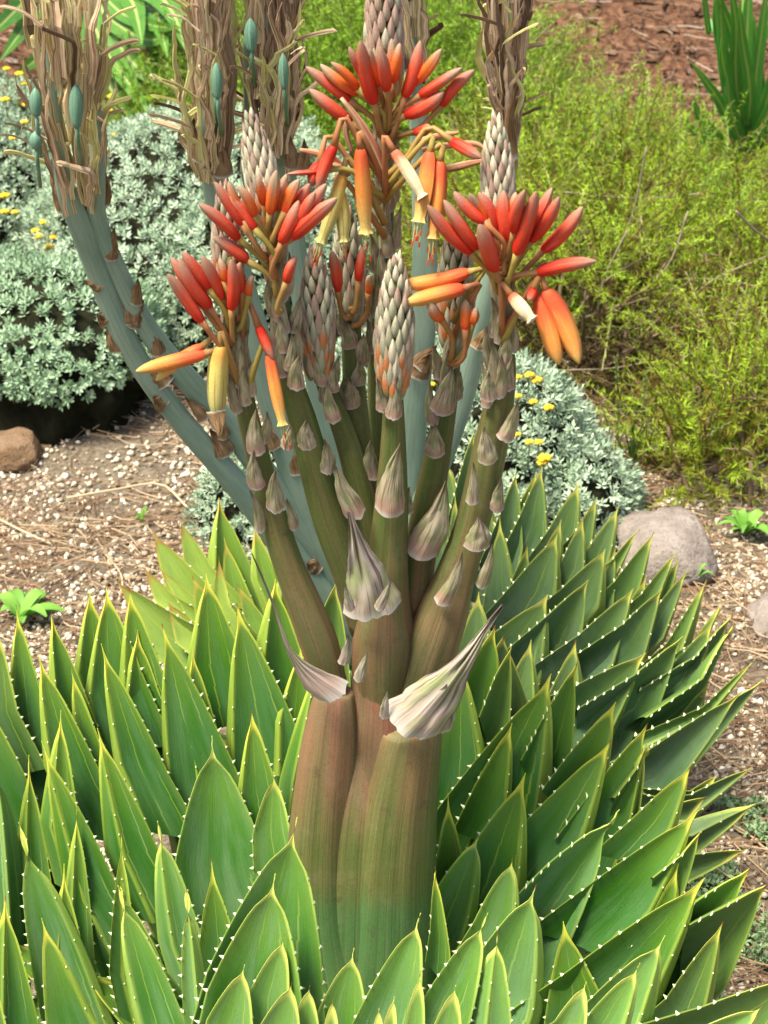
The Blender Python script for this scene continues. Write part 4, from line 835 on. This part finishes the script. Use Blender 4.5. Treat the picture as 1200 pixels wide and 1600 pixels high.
# ------------------------------------------------------------------ feathery shrubs
def feathery(name, label, lobes, nb, mat, seed, up=.8, tall=0, group=None, th=None):
    c0 = lobes[0][0]; th = th or thing(name, label, 'shrub', (c0[0], c0[1], float(gz(c0[0], c0[1]))), group)
    P0, D0 = [], []; tot = sum(l[1][0]*l[1][1]*l[1][2] for l in lobes)
    for c, r in lobes:
        k = int(nb*r[0]*r[1]*r[2]/tot); d = unit(rng.normal(size=(k, 3))); d[:, 2] = np.abs(d[:, 2])-.15
        rr = .45+.5*rng.random(k)**.7; p = np.array(c)+d*np.array(r)*rr[:, None]; P0.append(p); D0.append(unit(d*np.array([1, 1, .7])+np.array([0, 0, up])+rng.normal(size=(k, 3))*.35))
    p = np.concatenate(P0); d = np.concatenate(D0); n_ = len(p); L = .09+.12*rng.random(n_); S = 15; tone = rng.random(n_)
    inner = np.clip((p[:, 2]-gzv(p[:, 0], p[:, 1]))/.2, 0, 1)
    br = unit(rng.normal(size=(n_, 3)))*.35; pts = []
    for i in range(S):
        t = i/(S-1); pts.append(p+(d*t+br*t*t*.6+np.array([0, 0, -.25])*t*t)*L[:, None])
    pts = np.stack(pts, 1); tris = []; rnd = []
    for i in range(1, S):
        for k in range(5):
            o = pts[:, i-1]+(pts[:, i]-pts[:, i-1])*rng.random(n_)[:, None]; ax = unit(pts[:, i]-pts[:, i-1]); dr = unit(ax*.75+unit(rng.normal(size=(n_, 3))))
            ln = (.009+.009*rng.random(n_))*(1-.35*i/S); wv = unit(np.cross(dr, rng.normal(size=(n_, 3))))*.0010
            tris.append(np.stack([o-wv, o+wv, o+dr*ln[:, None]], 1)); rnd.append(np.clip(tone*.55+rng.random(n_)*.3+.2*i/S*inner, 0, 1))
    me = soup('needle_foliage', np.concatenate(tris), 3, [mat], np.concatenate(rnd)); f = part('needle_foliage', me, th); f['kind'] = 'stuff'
    q = []; rn = []
    for i in range(S-1):
        a, b = pts[:, i], pts[:, i+1]; wv = unit(np.cross(b-a, rng.normal(size=(n_, 3))))*.0007; wu = unit(np.cross(b-a, wv))*.0007
        q.append(np.stack([a-wv, a+wv, b+wv, b-wv], 1)); rn.append(tone); q.append(np.stack([a-wu, a+wu, b+wu, b-wu], 1)); rn.append(tone)
    me = soup('twigs', np.concatenate(q), 4, [M_twig], np.concatenate(rn)); f = part('twigs', me, th); f['kind'] = 'stuff'
    # bare inner branches
    rr = random.Random(seed)
    for c, r in lobes:
        for i in range(16):
            a = rr.random()*6.28; e = Vector((c[0]+r[0]*.9*math.cos(a), c[1]+r[1]*.9*math.sin(a), c[2]+r[2]*rr.uniform(.2, .9))); s0 = Vector((c[0]+rr.uniform(-.08, .08), c[1]+rr.uniform(-.1, .1), gz(c[0], c[1])-.01)); mb = MB()
            m_ = (s0+e)/2+Vector((rr.uniform(-.05, .05), rr.uniform(-.05, .05), rr.uniform(-.03, .08))); sp = spline([tuple(s0), tuple(m_), tuple(e)], 9)
            tube(mb, sp, [lerp(.004, .0012, k/8) for k in range(9)], 6, rib=.2, seed=i)
            for v in range(len(mb.v)): mb.at.setdefault('rnd', {})[v] = .3+.4*rr.random()*0+.3*(i % 3)/3
            part('branch', mb.mesh('branch', [M_twig]), th)
    return th
feathery('feathery_shrub', 'large yellow-green feathery shrub filling the right background', [((.40, 1.95, .0), (.34, .46, .20)), ((.62, 1.66, .0), (.28, .34, .15)), ((.20, 1.85, .02), (.16, .26, .22)), ((.24, 2.15, .0), (.15, .2, .26)), ((.30, 1.56, .13), (.17, .17, .08)), ((.70, 1.9, .0), (.32, .26, .08)), ((.52, 1.42, .0), (.16, .14, .14))], 4400, M_feather, 3, .55)
feathery('feathery_shrub', 'small feathery green tuft drooping to the gravel beside the leafy weed', [((.42, 1.20, .0), (.06, .08, .10)), ((.49, 1.28, .02), (.06, .08, .11))], 300, M_feather, 4, .9)
feathery('feathery_shrub', 'bright lime feathery shrub behind the tallest red flower spike', [((.02, 2.45, .06), (.34, .35, .30)), ((.13, 2.5, .06), (.14, .2, .15))], 1900, M_featherb, 5, 1.3)
feathery('feathery_shrub', 'yellow-green feathery shrub below the broad strap leaves at upper left', [((-.40, 2.50, .03), (.15, .16, .13)), ((-.2, 2.65, .08), (.2, .22, .2))], 1100, M_featherb, 6, 1.1)

feathery('', '', [((.26, 1.62, .02), (.20, .22, .12)), ((.42, 1.52, .0), (.2, .16, .10))], 520, M_featherdead, 9, .2, th=bpy.data.objects['feathery_shrub'])
feathery('', '', [((.40, 1.95, .05), (.34, .42, .20)), ((.62, 1.60, .0), (.28, .26, .08)), ((.24, 2.1, .05), (.15, .2, .24)), ((.52, 1.42, .0), (.14, .12, .10))], 380, M_featherb, 12, 2.4, th=bpy.data.objects['feathery_shrub'])
# long arching twigs of the big feathery shrub
fs = bpy.data.objects['feathery_shrub']
for pts, y, wd in [([(870,505),(960,480),(1040,420),(1075,330)],1.50,3),([(830,580),(900,578),(960,575),(1040,560)],1.36,3),([(860,640),(930,650),(1010,640),(1060,600)],1.5,3),([(870,660),(930,690),(950,670),(960,610)],1.45,4),([(850,480),(1000,420),(1100,370)],1.7,3),
                   ([(880,300),(1000,310),(1120,300)],1.75,3),([(820,230),(870,180),(912,140)],2.3,4),([(1000,640),(1040,690),(1080,700)],1.4,4),([(1010,230),(990,330),(960,400)],1.6,3),([(1150,330),(1180,360),(1210,380)],1.5,4),([(1050,500),(1110,440),(1200,400)],1.5,3),([(980,360),(940,450),(930,560)],1.45,3)]:
    mb = MB(); sp = spline([(a, b, 0) for a, b in pts], 16); ps = [P(q[0], q[1], y+.04*i/15) for i, q in enumerate(sp)]
    tube(mb, ps, [wd*.5*sc_at(ps[0])]*16, 6, rib=.2)
    for v in range(len(mb.v)): mb.at.setdefault('rnd', {})[v] = .8
    part('branch', mb.mesh('branch', [M_twig]), fs)

# ------------------------------------------------------------------ strap-leaved plants
def strap(parent, pts, y0, y1, wpx, mat, fold=.2):
    mb = MB(); n = 18; sp = spline([(a, b, 0) for a, b in pts], n); rows = []; C = [P(q[0], q[1], lerp(y0, y1, i/(n-1))) for i, q in enumerate(sp)]; L = 0
    for i in range(n):
        t = i/(n-1); ax = (C[min(i+1, n-1)]-C[max(i-1, 0)]).normalized(); s = sc_at(C[i]); view = (CAM-C[i]).normalized(); side = ax.cross(view).normalized(); nn = side.cross(ax).normalized()
        w_ = wpx*s*.5*(min(1, .45+t*2.2))*max(.02, 1-t**3.2); row = []
        if i: L += (C[i]-C[i-1]).length
        for u in (0, .25, .47, .5, .53, .75, 1):
            a = (u-.5)*2; row.append(mb.vert(C[i]+side*a*w_+nn*abs(a)*w_*fold, (u, L*10)))
        rows.append(row)
    for i in range(n-1):
        for j in range(6): mb.face(rows[i][j], rows[i][j+1], rows[i+1][j+1], rows[i+1][j])
    off = len(mb.v)
    for i in range(off): mb.vert(Vector(mb.v[i])+Vector((0, .0012, 0)), mb.uv[i])
    for f in list(mb.f): mb.face(*[x+off for x in reversed(f)])
    part('leaf', mb.mesh('leaf', [mat]), parent)
pl = thing('strap_leaved_plant', 'tall lily-like plant with narrow yellow-ribbed leaves at upper right', 'plant', tuple(P(1165, 262, 2.08)))
for i, (pts, w_) in enumerate([([(1150,245),(1120,215),(1095,185),(1082,150)],16),([(1155,240),(1130,170),(1105,130),(1078,95)],14),([(1158,235),(1135,120),(1128,60),(1125,-30)],17),([(1160,230),(1150,120),(1150,40),(1140,-40)],17),([(1165,230),(1165,120),(1168,30),(1172,-50)],18),
     ([(1170,230),(1180,130),(1190,50),(1200,-30)],17),([(1175,235),(1195,170),(1215,100),(1235,50)],17),([(1178,240),(1200,215),(1225,200),(1250,190)],16),([(1148,242),(1110,225),(1085,205),(1070,190)],12),([(1155,200),(1135,110),(1120,40),(1118,-20)],14),([(1160,215),(1142,150),(1130,100),(1127,60)],15),
     ([(1168,210),(1172,140),(1160,60),(1155,0)],15),([(1172,215),(1186,150),(1183,90),(1178,20)],15),([(1165,245),(1150,200),(1140,160),(1135,110)],16),([(1172,245),(1185,210),(1205,165),(1230,130)],16),([(1160,140),(1145,60),(1128,10),(1110,-40)],14),([(1168,130),(1190,60),(1210,10),(1230,-30)],14),([(1110,30),(1108,50),(1100,-10),(1098,-40)],8)]):
    strap(pl, pts, 2.08, 2.03-.03*(i % 4), w_*1.3, M_strap2)
mb = MB(); tube(mb, [P(1165, 262, 2.09)-Vector((0, 0, .16)), P(1165, 150, 2.09), P(1165, 0, 2.09)], [.012, .010, .006], 8)
for v in range(len(mb.v)): mb.at.setdefault('rnd', {})[v] = .5
part('stem', mb.mesh('stem', [M_grass]), pl)
pl = thing('strap_leaved_plant', 'broad-leaved green strap plant with pale midribs at upper left', 'plant', tuple(P(150, -20, 2.75)-Vector((0, 0, .1))))
for i, (pts, w_) in enumerate([([(150,-10),(175,50),(215,105),(285,150)],26),([(150,10),(180,35),(230,62),(283,48)],24),([(150,-20),(190,20),(240,40),(285,44)],18),([(140,20),(165,80),(195,120),(240,190)],28),([(130,20),(150,90),(185,160),(235,225)],22),([(180,-30),(205,0),(215,30),(222,70)],26),([(220,-40),(240,10),(250,40),(262,90)],26),
     ([(150,-40),(230,-20),(270,20),(290,80)],30),([(60,-20),(30,10),(10,30),(-20,60)],24),([(70,-10),(40,40),(25,60),(0,95)],20),([(170,40),(220,130),(262,180),(282,230)],22),([(200,-10),(240,60),(270,120),(290,170)],26),([(120,0),(90,60),(60,90),(20,120)],22),([(250,-40),(265,0),(262,60),(272,120)],24),([(480,-30),(500,40),(515,70),(530,110)],0)]):
    if w_: strap(pl, pts, 2.75, 2.50-.03*(i % 4), w_*1.4, M_strap)
mb = MB(); q0 = P(150, -20, 2.76); tube(mb, [q0-Vector((0, 0, .25)), q0, q0+Vector((0, 0, .03))], [.02, .018, .01], 8)
for v in range(len(mb.v)): mb.at.setdefault('rnd', {})[v] = .3
part('stem', mb.mesh('stem', [M_grass]), pl)
# hidden-side strap leaves among the feathery shrub (right middle)
pl = thing('strap_leaved_plant', 'few variegated green and cream leaves at the right edge under the feathery shrub', 'plant', tuple(PG(1215, 640, .02)))
for pts, w_ in [([(1225,640),(1200,612),(1180,600),(1165,598)],14),([(1230,640),(1190,590),(1165,575),(1140,570)],16),([(1240,620),(1200,555),(1170,545),(1150,552)],16),([(1235,600),(1215,530),(1200,520),(1180,530)],12)]: strap(pl, pts, 1.42, 1.38, w_, M_strap)

def rosette_weed(label, px, py, leaves, mat=M_weed, wl=16):
    o = PG(px, py, .004); th = thing('leafy_weed', label, 'weed', tuple(o))
    for k, (dx, dy, wp) in enumerate(leaves):
        mb = MB(); n = 9; s = sc_at(o); rows = []; e = Vector((dx*s, -dy*s*1.6, 0)); Lh = math.hypot(dx, dy)*s
        for i in range(n):
            t = i/(n-1); c = o+e*t*.95+Vector((0, 0, .004+.022*math.sin(t*2.3)*(.5+.3*(k % 3)))); ax = e.normalized(); side = ax.cross(Vector((0, 0, 1))).normalized(); w_ = wp*s*.5*(math.sin(math.pi*min(.97, .12+t*.85))**.8)+.0003
            rows.append([mb.vert(c+side*a*w_+Vector((0, 0, abs(a)*w_*.25))) for a in (-1, -.5, 0, .5, 1)])
        for i in range(n-1):
            for j in range(4): mb.face(rows[i][j], rows[i][j+1], rows[i+1][j+1], rows[i+1][j])
        for v in range(len(mb.v)): mb.at.setdefault('rnd', {})[v] = (k*.37) % 1
        part('leaf', mb.mesh('leaf', [mat]), th)
rosette_weed('light green leafy weed rosette on gravel at left behind the aloe tips', 32, 972, [(22,-48,26),(-20,-40,24),(42,-24,24),(60,-2,24),(76,4,24),(50,22,22),(10,20,20),(-30,4,24),(-42,-16,24),(34,-38,22)])
rosette_weed('bright green leafy weed on gravel right of the grey stone', 1165, 838, [(-34,-22,14),(-24,-30,13),(-12,-18,14),(10,-26,16),(22,-24,15),(34,-14,18),(40,4,18),(30,22,20),(10,14,16),(-26,6,12),(-50,2,10),(-14,26,12)])
rosette_weed('tiny pale weed sprout below the grey stone', 1085, 915, [(-14,-8,6),(10,-10,6),(22,-2,7),(-20,2,6),(30,6,7)])
rosette_weed('small green sprout on the gravel left of the yellowed leaves', 222, 822, [(-8,-8,6),(8,-9,6),(12,2,6),(-10,3,6)])

# ------------------------------------------------------------------ stones
def rock(label, px, py, rx, ry, rz, mat, seed, flat=.55, sink=.25):
    o = PG(px, py, 0); import bmesh
    bm = bmesh.new(); bmesh.ops.create_icosphere(bm, subdivisions=5, radius=1)
    for v in bm.verts:
        d = v.co.normalized(); k = 1+.20*noise.noise(d*1.4+Vector((seed, 0, 0)))+.06*noise.noise(d*4+Vector((seed, 2, 0)))+.02*noise.noise(d*12+Vector((seed, 2, 0)))
        for pn in ((.6, -.5, .62), (-.7, -.4, .5), (.9, .1, .2), (-.2, -.95, .1), (0, 0, 1), (.3, -.2, .9)):
            pv = Vector(pn).normalized(); q = d.dot(pv)*k
            if q > .80: k *= (.80+(q-.80)*.25)/q
        v.co = Vector((d.x*k*rx, d.y*k*ry, d.z*k*rz))+Vector((0, 0, rz*(1-sink)*.8))
    me = bpy.data.meshes.new('stone'); bm.to_mesh(me); bm.free(); me.materials.append(mat); me.polygons.foreach_set('use_smooth', [True]*len(me.polygons))
    ob = link('stone', me); ob.location = (o.x, o.y, -.004); return tag(ob, label, 'stone')
def husk(px, py, y, w_):
    bract(S1_, px, py-24, px+6, py+12, w_, y, M_bractdry, wrap=.6, curl=.1)
husk(337, 668, -.040, 30)
rock('large grey-brown weathered stone right of the silver shrub', 1040, 878, .064, .075, .038, M_rock, 3)
rock('partly cropped dark grey stone at the right edge among pine needles', 1222, 975, .040, .05, .022, M_rock, 8)
rock('ochre brown stone in the shadow under the left shrub', 18, 716, .045, .045, .026, M_rock2, 12)

# ------------------------------------------------------------------ gravel, needles, mulch, ground cover
ico = np.array([(0, 0, 1), (.9, 0, .2), (.28, .85, .2), (-.72, .53, .2), (-.72, -.53, .2), (.28, -.85, .2), (0, 0, -.6)]); icof = np.array([(0, 1, 2), (0, 2, 3), (0, 3, 4), (0, 4, 5), (0, 5, 1), (6, 2, 1), (6, 3, 2), (6, 4, 3), (6, 5, 4), (6, 1, 5)])
def pebbles(n_, x0, x1, y0, y1, smin, smax, seed):
    x = rng.uniform(x0, x1, n_); y = rng.uniform(y0, y1, n_); den = np.array([noise.noise(Vector((a*4, b*4, seed))) for a, b in zip(x, y)]); k = den > rng.uniform(-.6, .28, n_); k &= (np.hypot(x+.01, y) > .34) & (np.hypot(x-.02, y-.5) > .30); x, y = x[k], y[k]; n_ = len(x)
    s = smin+(smax-smin)*rng.random(n_)**1.4; M = rframe(unit(rng.normal(size=(n_, 3))*[.5, .5, 1]+[0, 0, .8]))*(s[:, None]*(.7+.6*rng.random((n_, 3))))[:, None, :]
    return instmesh('gravel', ico, icof, M, np.stack([x, y, gzv(x, y)+s*.25], 1), [M_pebble], np.clip(.15+.85*rng.random(n_), 0, 1))
for a in ((34000, -1.1, -.02, .35, 1.55, .0017, .0064, 1), (30000, .2, 1.1, .0, 1.5, .0017, .0060, 2)):
    o = link('gravel', pebbles(*a)); o['kind'] = 'stuff'; o['label'] = 'pale beige gravel scattered over the %s of the bed' % ('left side' if a[7] == 1 else 'right side')
def needles(n_, x0, x1, y0, y1, l0, l1, wd, seed, thr=-.1, lift=.012):
    x = rng.uniform(x0, x1, n_); y = rng.uniform(y0, y1, n_); den = np.array([noise.noise(Vector((a*3.5+9, b*3.5, seed))) for a, b in zip(x, y)]); k = den > rng.uniform(thr-.4, thr+.4, n_); x, y = x[k], y[k]; n_ = len(x)
    a = rng.random(n_)*math.pi; L = l0+(l1-l0)*rng.random(n_); d = np.stack([np.cos(a), np.sin(a), rng.normal(size=n_)*.07], 1); c = np.stack([x, y, gzv(x, y)+.002+lift*rng.random(n_)], 1)
    bend = np.stack([-np.sin(a), np.cos(a), 0*a], 1)*(rng.normal(size=n_)*.12*L)[:, None]; pts = [c-d*L[:, None]/2, c-d*L[:, None]/6+bend*.8, c+d*L[:, None]/6+bend*.8, c+d*L[:, None]/2]
    wv = np.stack([-np.sin(a), np.cos(a), 0*a], 1)*wd/2; wz = np.array([0, 0, wd/2]); q = []
    for i in range(3):
        A_, B_ = pts[i], pts[i+1]; q.append(np.stack([A_-wv-wz, A_+wz, B_+wz, B_-wv-wz], 1)); q.append(np.stack([A_+wz, A_+wv-wz, B_+wv-wz, B_+wz], 1))
    t = rng.random(n_); return np.concatenate(q), np.tile(t, 6)
for lab, a in (('brown fallen pine needles over the gravel at left', (6000, -1.1, 0, .3, 1.5, .03, .10, .0012, 5, .0)), ('brown fallen pine needles over the gravel at right', (6500, .2, 1.1, 0, 1.5, .03, .10, .0012, 6, -.15))):
    v, r = needles(*a); o = link('pine_needles', soup('pine_needles', v, 4, [M_needle], r)); o['kind'] = 'stuff'; o['label'] = lab
v, r = needles(15000, -1.4, 1.8, 2.3, 4.4, .02, .10, .0022, 7, -.6, .02); o = link('pine_needle_mulch', soup('pine_needle_mulch', v, 4, [M_mulch], r)); o['kind'] = 'stuff'; o['label'] = 'reddish brown pine needle mulch on the slope at the top'
v2, r2 = needles(2500, -1.4, 1.8, 2.3, 4.4, .015, .05, .008, 8, -.6, .012); o = link('bark_mulch', soup('bark_mulch', v2, 4, [M_mulch], r2)); o['kind'] = 'stuff'; o['label'] = 'dark bark chips on the slope at the top'
def tufts(label, name, x0, x1, y0, y1, n_, mat, L=.007, seed=3, thr=0):
    x = rng.uniform(x0, x1, n_); y = rng.uniform(y0, y1, n_); den = np.array([noise.noise(Vector((a*9, b*9, seed))) for a, b in zip(x, y)]); k = den > thr; x, y = x[k], y[k]; n_ = len(x)
    p = np.stack([x, y, gzv(x, y)+.006+.010*rng.random(n_)], 1); q = []; rr = []; t = rng.random(n_)
    for k in range(8):
        d = unit(rng.normal(size=(n_, 3))+[0, 0, .9]); wv = unit(np.cross(d, rng.normal(size=(n_, 3))))*L*.22; ln = L*(.7+.6*rng.random(n_))[:, None]
        q.append(np.stack([p, p+d*ln*.55+wv, p+d*ln, p+d*ln*.55-wv], 1)); rr.append(np.clip(t*.6+.4*rng.random(n_), 0, 1))
    o = link(name, soup(name, np.concatenate(q), 4, [mat], np.concatenate(rr))); o['kind'] = 'stuff'; o['label'] = label
tufts('pale green creeping ground cover at the lower right edge', 'ground_cover', .17, .75, .02, .46, 9000, M_sedum, seed=3, thr=-.02)

# fallen log with dark hollow on the slope
q = PG(930, 100, .12); mb = MB(); n_ = 24
p0 = P(850, 52, 3.0); p1 = P(905, 92, 2.85); ps = [p0.lerp(p1, i/11) for i in range(12)]
tube(mb, ps, [.030+.008*noise.noise(Vector((i*.5, 1, 1))) for i in range(12)], 18, rib=.35, ribn=12, cap=False)
tube(mb, [p1, p1.lerp(p0, .2), p1.lerp(p0, .5)], [.027, .022, .012], 18, m=1, rib=.3)
for v in range(len(mb.v)): mb.at.setdefault('rnd', {})[v] = .35+.25*noise.noise(Vector(mb.v[v])*30)
o = link('fallen_log', mb.mesh('fallen_log', [M_mulch, M_coreshade])); tag(o, 'weathered hollow brown log lying on the needle-covered slope', 'log')

# grass clumps and dry stalks
def blades(label, items, cat='grass clump', name='grass_clump'):
    th = None
    for (pts, y, wpx, seedh) in items:
        ps_ = [P(a, b, y-.02*i) for i, (a, b) in enumerate(pts)]
        if th is None: th = thing(name, label, cat, tuple(ps_[0]))
        sp = spline([tuple(p) for p in ps_], 10); mb = MB(); s = sc_at(ps_[0]); tube(mb, sp, [wpx*.5*s*(1-.75*i/9) for i in range(10)], 5, flat=.4)
        for v in range(len(mb.v)): mb.at.setdefault('rnd', {})[v] = (wpx*.31) % 1
        part('blade', mb.mesh('blade', [M_grass]), th)
        if seedh:
            mb = MB(); e = Vector(sp[-1]); d = (e-Vector(sp[-3])).normalized()
            for k in range(14):
                c = e+d*(k*.0035-.01); a = k*2.4; sd_ = Vector((math.cos(a), math.sin(a), .3))*.002; tube(mb, [c, c+sd_+d*.004, c+sd_*1.3+d*.008], [.0004, .0012, .0003], 4)
            for v in range(len(mb.v)): mb.at.setdefault('rnd', {})[v] = 1
            part('seed_head', mb.mesh('seed_head', [M_grass]), th)
    return th
rr = random.Random(4); it = []
for i in range(34):
    x = rr.uniform(955, 1060); l = rr.uniform(40, 120); dx = rr.uniform(-30, 40); it.append(([(x, 745+rr.uniform(-12, 14)), (x+dx*.3, 745-l*.6), (x+dx, 745-l)], 1.22, rr.uniform(2, 4.5), False))
it += [([(995,745),(1000,690),(1006,620)],1.22,3,True),([(985,752),(1040,725),(1100,686)],1.2,3,True),([(965,745),(966,640),(964,590)],1.24,2.5,True)]
blades('green grass clump with seed heads between the silver shrub and feathery shrub', it)
it = []
for i in range(60):
    x = rr.uniform(480, 780); l = rr.uniform(60, 170); dx = rr.uniform(-25, 25); it.append(([(x, 215+rr.uniform(-20, 40)), (x+dx*.3, 215-l*.6), (x+dx, 215-l)], 2.35, rr.uniform(3, 6), False))
blades('tall green grass blades behind the tallest flower spike', it)
def stick(label, pts, z, wpx, mat=M_needle, name='dry_stalk', tone=1.0):
    mb = MB(); ps = [PG(a, b, z+dz) for a, b, dz in pts]; sp = spline([tuple(p) for p in ps], 12); tube(mb, sp, [wpx*.5*sc_at(ps[0])]*12, 6, rib=.15)
    for v in range(len(mb.v)): mb.at.setdefault('rnd', {})[v] = tone
    o = link(name, mb.mesh(name, [mat])); tag(o, label, 'dry stalk')
stick('pale dry grass stalk lying across the gravel behind the yellowed leaves', [(104,778,.004),(180,765,.012),(250,756,.012),(290,790,.006),(330,828,.0)], .004, 4)
stick('thin dry twig lying on gravel at the far left', [(0,812,.003),(40,832,.006),(80,850,.002)], .004, 4)
stick('curved dry twig crossing the gravel below the small grey tuft', [(160,860,.003),(190,900,.012),(185,940,.002)], .004, 3)
stick('dry stem poking through the top of the silver shrub left of the stone', [(780,730,.0),(800,705,.06),(822,675,.10),(860,655,.12)], .004, 3)
